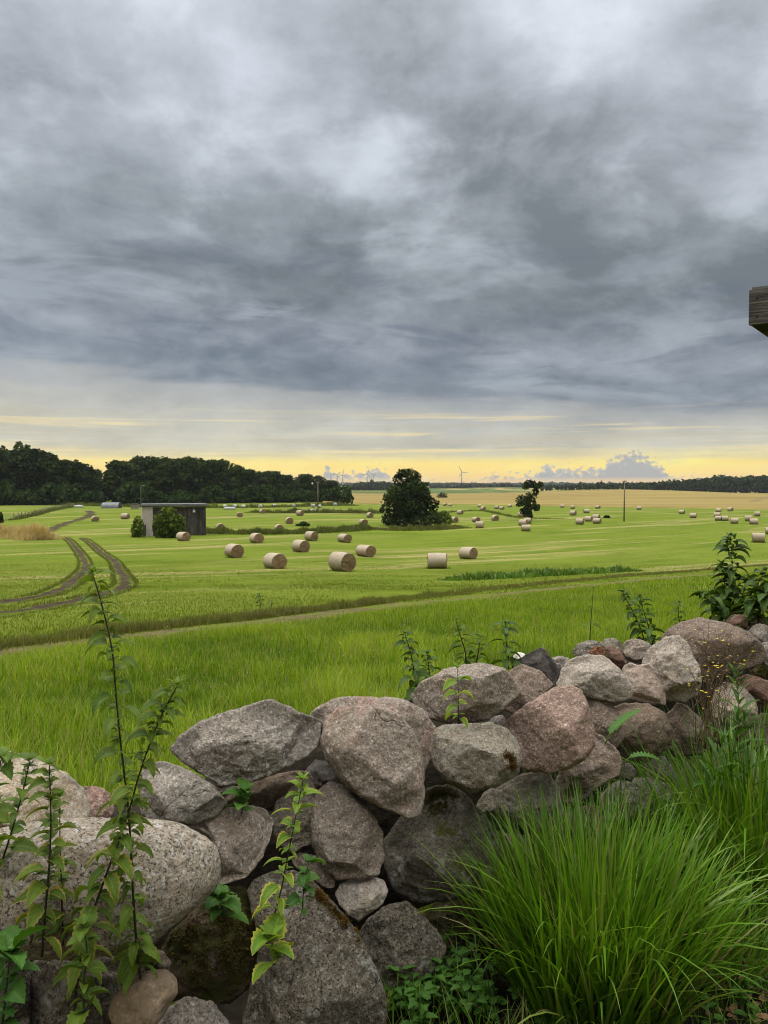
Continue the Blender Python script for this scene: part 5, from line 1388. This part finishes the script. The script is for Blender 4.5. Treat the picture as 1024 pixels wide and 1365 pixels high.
bush('dark bush at the tapering tip of the wood, by the wheat', 453, 672.5, 12, 12, 500, 'crown', 538, .45)
bush('small dark bush at the left edge beside the golden grass', 1, 697, 6, 14, 300, 'shrub', 539, .25)

# far woods: masses on the skyline
def far_wood(prof, D, n, size, seed, mat_='farwood', depth=40):
    V = []; Q = []; T = []; nn = 0
    r_ = random.Random(seed); lobes = []
    p = prof[0][0]
    xs = [a[0] for a in prof]; tops = [a[1] for a in prof]
    while p < prof[-1][0]:
        for bk in (0, .5, 1):
            dd = D + bk * depth + r_.uniform(-8, 8)
            q = at(p, 643, dd); z = gz(q[0], q[1])
            zt = at(p, np.interp(p, xs, tops) + r_.uniform(-.6, 1.6), dd)[2]
            h = max(3, zt - z); w = h * r_.uniform(.4, .65)
            lobes.append((q[0], q[1], z + h * .55, w, w, h * .5))
        p += max(1.2, 9 * FPX / D * .6) * r_.uniform(.8, 1.3)
    v, qd, t = crown_block(lobes, n, size, seed, fill=(.7, 1.05), drop=.05)
    o = link('far_wood', np_mesh('far_wood', v, qd, None, t), M[mat_]); o['kind'] = 'stuff'
    return o
far_wood([(715, 652), (740, 647.5), (770, 646.5), (800, 645), (840, 644), (870, 643), (900, 642), (925, 641), (940, 638.5), (955, 636.5), (975, 636), (1000, 637), (1024, 636), (1060, 636)], 830, 15000, 2.0, 601)
far_wood([(466, 650), (478, 645), (500, 643.5), (515, 645), (560, 649)], 1150, 3500, 2.6, 602)
far_wood([(575, 652), (600, 650.5), (612, 647), (625, 647), (640, 651), (690, 652), (730, 652), (760, 652)], 1500, 5000, 3.4, 603)
far_wood([(440, 651), (560, 650), (600, 649.5), (680, 648.5), (760, 647), (860, 647), (960, 647)], 2300, 8000, 5.0, 604)
far_wood([(430, 648), (560, 647), (660, 646.3), (735, 644.8), (800, 646), (900, 646), (1000, 645)], 3600, 9000, 8.0, 605, depth=120)

# ------------------------------------------------------------------ round bales
def bale_proto(sd_=3, sag=.0, skew=0.0):
    e = empty('round_bale', (0, 0, 0))
    r0, W, n = .65, 1.45, 40
    V = []; F = []
    prof_ = [(-W / 2 + .01, r0 * .955), (-W / 2 + .06, r0 * .99), (-W / 4, r0), (0, r0 * 1.005), (W / 4, r0), (W / 2 - .06, r0 * .99), (W / 2 - .01, r0 * .955)]
    rr_ = np.random.default_rng(sd_); nz_ = rr_.uniform(-1, 1, (3, 4))
    for x, r in prof_:
        for k in range(n):
            a = 2 * math.pi * k / n
            s = 1 + .018 * math.sin(3 * a + x + nz_[0, 0] * 3) + .015 * math.sin(2 * a - 2 * x + nz_[1, 0] * 3) + .012 * math.sin(7 * x + 5 * nz_[2, 0]) + rr_.normal(0, .007)
            z = max(.0, r0 + r * s * math.sin(a) * .985)
            z = max(z, .02 + .0)           # sits flat on the ground
            z *= 1 - sag; V.append((x * (1 + skew * (z - r0)) + .012 * math.sin(4 * a + nz_[0, 1] * 6), r * s * math.cos(a) * (1.01 + sag * (1.3 - z)), z))
    for i in range(len(prof_) - 1):
        for k in range(n): F.append([i * n + k, i * n + (k + 1) % n, (i + 1) * n + (k + 1) % n, (i + 1) * n + k])
    V = np.array(V)
    mb = MB(); mb.add(V, F); mb.build('net_wrap', M['bale'], e, True)
    for sgn, i in ((-1, 0), (1, len(prof_) - 1)):
        ring = V[i * n:(i + 1) * n]
        mb = MB(); P = []; FF = []
        c = np.array([0, 0, r0])
        for j, f_ in enumerate((1.0, .8, .55, .3)):
            for k in range(n):
                p = ring[k].copy(); p[1:] = c[1:] + (p[1:] - c[1:]) * f_
                p[0] = ring[k][0] + sgn * (.012 + .03 * (1 - f_) + rr_.normal(0, .012) * (j > 0)); P.append(p)
        P.append((ring[0][0] + sgn * .05, 0, r0))
        for j in range(3):
            for k in range(n): FF.append([j * n + k, j * n + (k + 1) % n, (j + 1) * n + (k + 1) % n, (j + 1) * n + k])
        for k in range(n): FF.append([3 * n + k, 3 * n + (k + 1) % n, 4 * n])
        mb.add(P, FF); mb.build('straw_end', M['baleend'], e, False)
    return e
BPS = [bale_proto(3, .03, .02), bale_proto(4, .07, -.05), bale_proto(5, .0, .06), bale_proto(6, .10, .03)]
BALES = [
 (312, 743, 40, 'pale bale farthest left of the near row, left of the whitest one'), (366.5, 758, 38, 'whitest near bale, left of the largest one'),
 (456, 761.5, 42, 'largest near bale, left of the row centre, with a broad brown straw end'), (487.5, 742, 45, 'bale just behind and right of the largest near bale'),
 (401, 735.5, 42, 'bale behind and between the whitest and the largest near bales'), (342, 723.6, 35, 'bale close below the left part of the ditch grass'),
 (415, 721, 45, 'bale touching the ditch grass in line above the middle bale'), (459.5, 723, 42, 'bale just below the right end of the left ditch grass'),
 (583, 757.9, 84, 'near bale turned sideways, showing only its curved side'), (624, 744.8, 45, 'near bale farthest right of the middle group, right of the sideways one'),
 (639.5, 704, 80, 'small sideways bale right of the ditch grass tip'), (634.5, 696, 30, 'small bale right behind the ditch grass tip, end facing out'),
 (660, 694, 20, 'small bale between the ditch tip and the crooked tree'), (613.4, 685.6, 45, 'small bale right of the oak, higher than the bush'),
 (605.6, 696.6, 30, 'small bale half hidden by the light bush right of the oak'), (701, 708, 82, 'larger of the bales directly below the crooked tree'),
 (703.4, 698, 70, 'bale touching the foot of the crooked tree, behind the larger one'), (697.5, 700.5, 60, 'bale peeping out behind the larger one under the crooked tree'),
 (695.3, 689, 40, 'bale partly behind the left of the crooked trunk'),
 (319.7, 689.3, 15, 'small bale right of the grey shed showing a round end'), (385.7, 698.3, 20, 'small bale left of the low dark bush showing a round end'),
 (350, 684.2, 30, 'small bale on the upper field left of the power pole'), (400, 687.4, 50, 'small bale next to the small dark bush'),
 (484.5, 699.5, 25, 'bale just left of the oak, end facing out'), (493, 690, 30, 'small bale left of the oak, higher up the field'),
 (372, 708.5, 20, 'bale half sunk behind the ditch grass, left of the middle'), (294, 708, 20, 'bale top peeping over the grass right of the grey shed'),
 (127, 695, 35, 'bale beside the bend of the dirt track'), (167, 692, 80, 'bale left of the grey shed, curved side on'), (244.5, 721, 50, 'bale lying against the elder bush of the grey shed'),
 (1011, 723, 66, 'large bale at the right edge of the picture'), (1027, 712, 60, 'bale cut by the right edge, behind the large one'),
 (773, 699.2, 60, 'left bale of the cluster of four left of the right hand pole'), (784.5, 695, 55, 'upper left bale of the cluster of four left of the right hand pole'),
 (794.7, 693.2, 50, 'upper right bale of the cluster of four left of the right hand pole'), (796, 698, 55, 'lower right bale of the cluster of four left of the right hand pole'),
 (979, 698, 70, 'lowest bale of the right group, left of centre'), (1004.7, 699, 72, 'lowest bale of the right group, toward the edge'), (997.7, 694.8, 60, 'bale tucked behind the lowest one of the right group'),
 (957.5, 694, 60, 'front bale of the stacked looking pair left in the right group'), (956, 689.4, 60, 'rear bale of the stacked looking pair left in the right group'), (966.5, 694.2, 65, 'bale between the stacked looking pair and the lowest bale'),
 (1009.4, 688.3, 60, 'highest bale of the right group near the picture edge'), (909, 685, 50, 'bale left of the right group, upper one of two'), (924, 690.6, 60, 'bale left of the right group, lower one of two')]
FARB = [(644, 680), (662, 678.6), (669, 679.4), (639, 676.2), (679.7, 676.2), (593, 674.4), (600, 674.8), (764, 687), (781.8, 684), (763.5, 678.2), (797, 678), (749.5, 676.8), (957.9, 682.8), (973.6, 681.5), (852, 679.5)]
WHB = [(300, 677.4), (313, 677.2), (324.7, 677.6), (347, 677.2), (365.5, 676.4), (391.5, 676.2), (417.5, 676.4), (426, 677.4), (446.6, 674.4)]
PUT = []
def put_bale(px, by, al, lab, gr, sc=1.0):
    q = hit(px, by)
    nb_ = len(PUT); o = BPS[nb_ % 4] if nb_ < 4 else copy_tree(BPS[nb_ % 4]); PUT.append((px, by))
    o.location = (float(q[0]), float(q[1]), float(q[2] - .03)); o.rotation_euler = (0, 0, R(al - 90) + math.atan2(-q[0], q[1]) * .0 + R(0))
    o.rotation_euler = (R(random.uniform(-1.5, 1.5)), 0, R(al - 90)); s_ = sc * random.uniform(.97, 1.05); o.scale = (s_ * random.uniform(.95, 1.03), s_, s_)
    tag(o, lab, 'hay bale', gr)
    return o
for (px, by, al, lab) in BALES: put_bale(px, by, al, 'round hay ' + lab, 'round hay bales on the mown field', 1.04)
for i, (px, by) in enumerate(FARB): put_bale(px, by, 30 + (i * 37) % 60, 'tiny pale round hay bale far off near the foot of the ripe wheat', 'tiny bales near the wheat', 1.1)
# collar of dark grass added round the nearer bales as their contact shadow
X_ = []; Y_ = []
for (px, by, al, lab) in BALES[:31]:
    q = hit(px, by)
    for k in range(90):
        a = rng.random() * 6.28; rr = rng.normal(0, .12)
        lx, ly = (.85 + rr) * math.cos(a), (.6 + rr) * math.sin(a); c_, s_ = math.cos(R(al - 90)), math.sin(R(al - 90))
        X_.append(q[0] + lx * c_ - ly * s_); Y_.append(q[1] + lx * s_ + ly * c_)
X_ = np.array(X_); Y_ = np.array(Y_); n = len(X_)
b = blades(np.stack([X_, Y_, ground(X_, Y_)], 1), rng.random(n) * 6.28, rng.uniform(.08, .26, n), rng.uniform(.03, .06, n), rng.uniform(0, .5, n), rng.uniform(.3, 1.4, n), np.clip(rng.normal(.3, .25, n), 0, 1), np.clip(rng.normal(.3, .3, n), 0, 1), 2)
o = join_blades('bale_shade_grass', M['tall'], [b]); o['kind'] = 'stuff'
wp = None
for i, (px, by) in enumerate(WHB):
    q = hit(px, by)
    if wp is None:
        wp = empty('wrapped_bale', (0, 0, 0)); mb = MB()
        th = np.linspace(0, 2 * np.pi, 25)[:-1]
        mb.tube([(-.62, 0, .64), (-.56, 0, .64), (0, 0, .64), (.56, 0, .64), (.62, 0, .64)], [.5, .62, .64, .62, .5], 20); mb.build('wrap_film', M['whitewrap'], wp, True); o = wp
    else: o = copy_tree(wp)
    o.location = [float(c) for c in q]; o.rotation_euler = (0, 0, R((i * 53) % 90)); o.scale = (.95,) * 3
    tag(o, 'small white wrapped bale along the foot of the wood', 'hay bale', 'white wrapped bales along the wood')
for i, (px, by, lx, lab) in enumerate([(306.5, 679.3, 3.8, 'long low white tarpaulin hump by the white bales at the foot of the wood'), (417, 683, 3.2, 'long low white tarpaulin hump next to the power pole'), (105, 676.5, 3.2, 'long low white tarpaulin hump left of the grey field hangar')]):
    q = hit(px, by); e = empty('tarpaulin_hump', q, 0, lab, 'tarpaulin', 'white tarpaulin humps'); mb = MB()
    mb.tube([(-lx / 2, 0, .1), (-lx / 2 + .25, 0, .25), (0, 0, .3), (lx / 2 - .25, 0, .25), (lx / 2, 0, .1)], [.2, .5, .62, .5, .2], 14); mb.build('tarpaulin', M['whitewrap'], e, True)

# ------------------------------------------------------------------ shed
q = hit(197, 715); u = M2(q, 1.0)
e = empty('field_shed', q, R(19), 'flat roofed grey shed with tan end wall and dark upright boards, in the left field', 'shed')
h = 40 * u; wt = 13.5 * u; wl = 70 * u; dp = 5.0
mb = MB(); mb.box((0, dp / 2, h / 2 - .2), (wt, dp, h + .4)); mb.build('end_wall', M['concrete'], e)
xx = wt / 2 + .003; rb = random.Random(4)
mb = MB()
while xx < wt / 2 + wl - .1:
    bw = rb.uniform(.17, .26)
    mb.box((xx + bw / 2, .22 + rb.uniform(-.015, .03), (h - .1) / 2 - .15), (bw - rb.uniform(.008, .03), .03, h + .15 - rb.uniform(0, .12)), 0)
    xx += bw
mb.build('board_wall', M['boards'], e)
mb = MB(); mb.box((wt / 2 + wl / 2, .45, h / 2 - .2), (wl - .25, .3, h)); mb.build('inside_shade', M['beamdark'], e)  # near-black block behind the boards stands in for the shade inside
mb = MB(); mb.box((wt / 2 + wl - .06, dp / 2 + .3, h / 2 - .2), (.06, dp - .55, h)); mb.build('side_wall', M['boards'], e)
rf = MB(); rf.box((wl / 2 + .05, dp / 2, h + .24), (wt + wl + .35, dp + .5, .13), 0, .02); rfo = rf.build('roof', M['roofing'], e)
mb = MB(); mb.box((wl / 2 + .05, -.27, h + .20), (wt + wl + .37, .035, .28)); mb.build('fascia', M['roofing'], rfo)
mb = MB(); mb.box((wl / 2 + .05, .08, h + .06), (wt + wl + .2, .16, .2)); mb.build('beam', M['boards'], e)
mb = MB(); mb.box((.12 * wt, -.04, .75), (.55 * u * 4, .05, 1.5), 0); mb.build('white_panel', M['whitewrap'], e)
mb = MB(); mb.box((-.25 * wt, -.03, .95), (.3, .04, 1.6)); mb.build('door', M['boards'], e)
mb = MB(); mb.tube([(wl * .86, -.02, h - .75), (wl * .86, -.28, h - .70)], .07, 8); mb.tube([(wl * .86, -.2, h - .95), (wl * .86, -.2, h - .55)], [.22, .12], 12); mb.build('lamp', M['whitewrap'], e)
mb = MB(); mb.tube([(-wt * .5 - .15, -.2, h - .2), (-wt * .5 - .15, -.2, h + 2.95), (-wt * .5 - .1, -.2, h + 3.05), (-wt * .5 + .4, -.2, h + 3.1)], .055, 8); mb.build('lamp_pole', M['metalpale'], e)

# hangar of curved metal sheets at the foot of the wood
q = hit(146, 677.8); u = M2(q, 1)
e = empty('field_hangar', q, R(4), 'low barrel roofed grey metal hangar at the foot of the wood, above the track', 'hangar')
wh, hh, dd = 22 * u, 8 * u, 5.0
N_ = 14; V = []
for yy in (0, dd):
    for k in range(N_ + 1):
        a = math.pi * k / N_
        V.append((0, 0, 0))
mb = MB(); P = []
for xw in (-wh / 2, wh / 2):
    for k in range(N_ + 1):
        a = math.pi * k / N_
        P.append((xw, dd / 2 - math.cos(a) * dd / 2, math.sin(a) * hh))
F = [[k, k + 1, N_ + 1 + k + 1, N_ + 1 + k] for k in range(N_)]
mb.add(P, F); mb.build('curved_roof', M['metalpale'], e, True)
mb = MB(); mb.add([P[k] for k in range(N_ + 1)], [list(range(N_ + 1))]); mb.build('end_wall', M['boards'], e)
mb = MB(); mb.add([P[N_ + 1 + k] for k in range(N_ + 1)], [list(range(N_ + 1))[::-1]]); mb.build('end_wall', M['boards'], e)
q = hit(180, 678.2); u = M2(q, 1)
e = empty('hut', q, 0, 'small grey hut half hidden left of the shed roof', 'hut')
mb = MB(); mb.box((0, 0, 3 * u), (8 * u, 2.4, 6 * u)); mb.build('wall', M['postwood'], e)
mb = MB(); prism(mb, [np.array([-4.5 * u, -1.4, 0]), np.array([4.5 * u, -1.4, 0]), np.array([4.5 * u, 1.4, 0]), np.array([-4.5 * u, 1.4, 0])], 6 * u + .003, 6 * u + .15); mb.build('roof', M['roofing'], e)

# ------------------------------------------------------------------ poles, fence, wind turbines
def pole(label, px, by, ty, armpx, wires=None):
    q = hit(px, by); u = M2(q, 1); e = empty('power_pole', q, 0, label, 'power pole', 'wooden power poles')
    h = (by - ty) * u
    mb = MB(); mb.tube([(0, 0, -.4), (0, 0, h * .5), (0, 0, h)], [.17, .15, .12], 9); mb.build('pole', M['pole'], e, True)
    mb = MB(); mb.box((0, 0, h - .25), (armpx * u, .12, .14), R(20)); mb.build('crossarm', M['pole'], e)
    for s in (-.42, 0, .42):
        mb = MB(); mb.tube([(s * armpx * u * .94, s * armpx * u * .34, h - .18), (s * armpx * u * .94, s * armpx * u * .34, h + .16)], [.05, .04], 7); mb.build('insulator', M['pole'], e, True)
    return e
pole('grey power pole in front of the tapering end of the wood', 424, 682, 642, 6.5)
pole('tall dark power pole standing alone in the right part of the field', 832, 695, 640.5, 6.0)

FL = ground_line([(2, 694), (16, 693.5), (30, 691), (48, 687), (64, 682.5), (80, 678.8), (98, 676)], 3.6)
e = empty('post_fence', (FL[0][0], FL[0][1], gz(*FL[0])), 0, 'post and wire fence running beside the dirt track toward the wood', 'fence')
o3 = np.array([FL[0][0], FL[0][1], gz(*FL[0])])
rf_ = random.Random(9)
tops = []
for i, p in enumerate(FL):
    z = gz(p[0], p[1]); b = np.array([p[0], p[1], z]) - o3
    hh = rf_.uniform(1.25, 1.6)
    mb = MB(); mb.tube([b + [0, 0, -.2], b + [rf_.uniform(-.06, .06), rf_.uniform(-.06, .06), hh]], [.11, .09], 7); mb.build('post', M['postwood'], e)
    tops.append(b)
tops = np.array(tops)
for k, hz in enumerate((.45, .85, 1.2)):
    mb = MB(); mb.tube(tops + [0, 0, hz], .03, 4); mb.build('wire', M['postwood'], e)
strip_grass('fence_grass', [(2, 694), (16, 693.5), (30, 691), (48, 687), (64, 682.5), (80, 678.8), (98, 676)], 1.0, 1.1, .12, 2600, .25, .35, step=2)

def turbine(label, px, hub_y, base_y, D, rot, yaw=10, blade_px=12):
    q = at(px, 643, D); z0 = gz(q[0], q[1]); hz = at(px, hub_y, D)[2] - z0
    e = empty('wind_turbine', (q[0], q[1], z0), R(yaw), label, 'wind turbine', 'wind turbines on the horizon')
    mb = MB(); mb.tube([(0, 0, -1), (0, 0, hz * .5), (0, 0, hz - 1)], [D * .00095, D * .0008, D * .0006], 12); mb.build('tower', M['turbine'], e, True)
    s = D / 1000
    mb = MB(); mb.box((0, .4 * s, hz), (1.1 * s, 3.2 * s, 1.2 * s), 0, .2 * s); mb.build('nacelle', M['turbine'], e)
    mb = MB(); mb.tube([(0, -2.2 * s, hz), (0, -1.9 * s, hz), (0, -1.2 * s, hz)], [.15 * s, .55 * s, .7 * s], 10); mb.build('hub', M['turbine'], e, True)
    L = blade_px * D / FPX
    for k in range(3):
        a = R(rot + 120 * k); d = np.array([math.sin(a), 0, math.cos(a)]); p = np.array([math.cos(a), 0, -math.sin(a)])
        V = []; 
        for t, w in ((0, .35), (.08, .5), (.2, 1.15), (.5, .8), (.8, .5), (1, .12)):
            c = np.array([0, -1.7 * s, hz]) + d * L * t
            for sg in (-1, 1):
                for th_ in (-.12, .12): V.append(c + p * (sg * w * .55 * s + .15 * s * t) + np.array([0, th_ * s, 0]))
        F = []
        for i in range(5):
            b = i * 4
            F += [[b, b + 4, b + 5, b + 1], [b + 2, b + 3, b + 7, b + 6], [b, b + 2, b + 6, b + 4], [b + 1, b + 5, b + 7, b + 3]]
        F.append([20, 22, 23, 21])
        mb = MB(); mb.add(V, F); mb.build('rotor_blade', M['turbine'], e)
turbine('wind turbine farthest right, alone on the skyline between oak and crooked tree', 615.5, 629.5, 647, 3000, -30, blade_px=9.5)
turbine('wind turbine with a clear rotor midway between wood tip and round oak', 489.5, 632, 647, 3000, 20, blade_px=8)
turbine('wind turbine nearest to the tip of the wood on its right', 457, 633, 647, 3000, 5, blade_px=8)
turbine('thin wind turbine between two others beside the tip of the wood', 449.5, 633, 647, 3300, 50, blade_px=6)
turbine('wind turbine whose rotor shows just above the tip of the wood', 441.5, 633, 647, 3300, -45, blade_px=6)
turbine('faint thin wind turbine close left of the round oak', 498, 633, 647, 3500, 65, blade_px=5)

# ------------------------------------------------------------------ the evening air
HZ = True
if HZ:
    m = bpy.data.materials.new('haze'); m.use_nodes = True; nt = NT(m.node_tree)
    vp = nt.node('ShaderNodeVolumePrincipled', {'Color': (.80, .86, .95, 1), 'Density': .00005, 'Anisotropy': .2}).outputs[0]
    nt.node('ShaderNodeOutputMaterial', {'Volume': vp})
    zt = 140.0; zb = float(Vg[:, 2].min()) - 1.0
    X0 = 6400
    mb = MB(); mb.box((0, 2730, (zt + zb) / 2), (2 * X0, 5620, zt - zb)); o = mb.build('haze', m); o['kind'] = 'stuff'
    o.hide_select = False
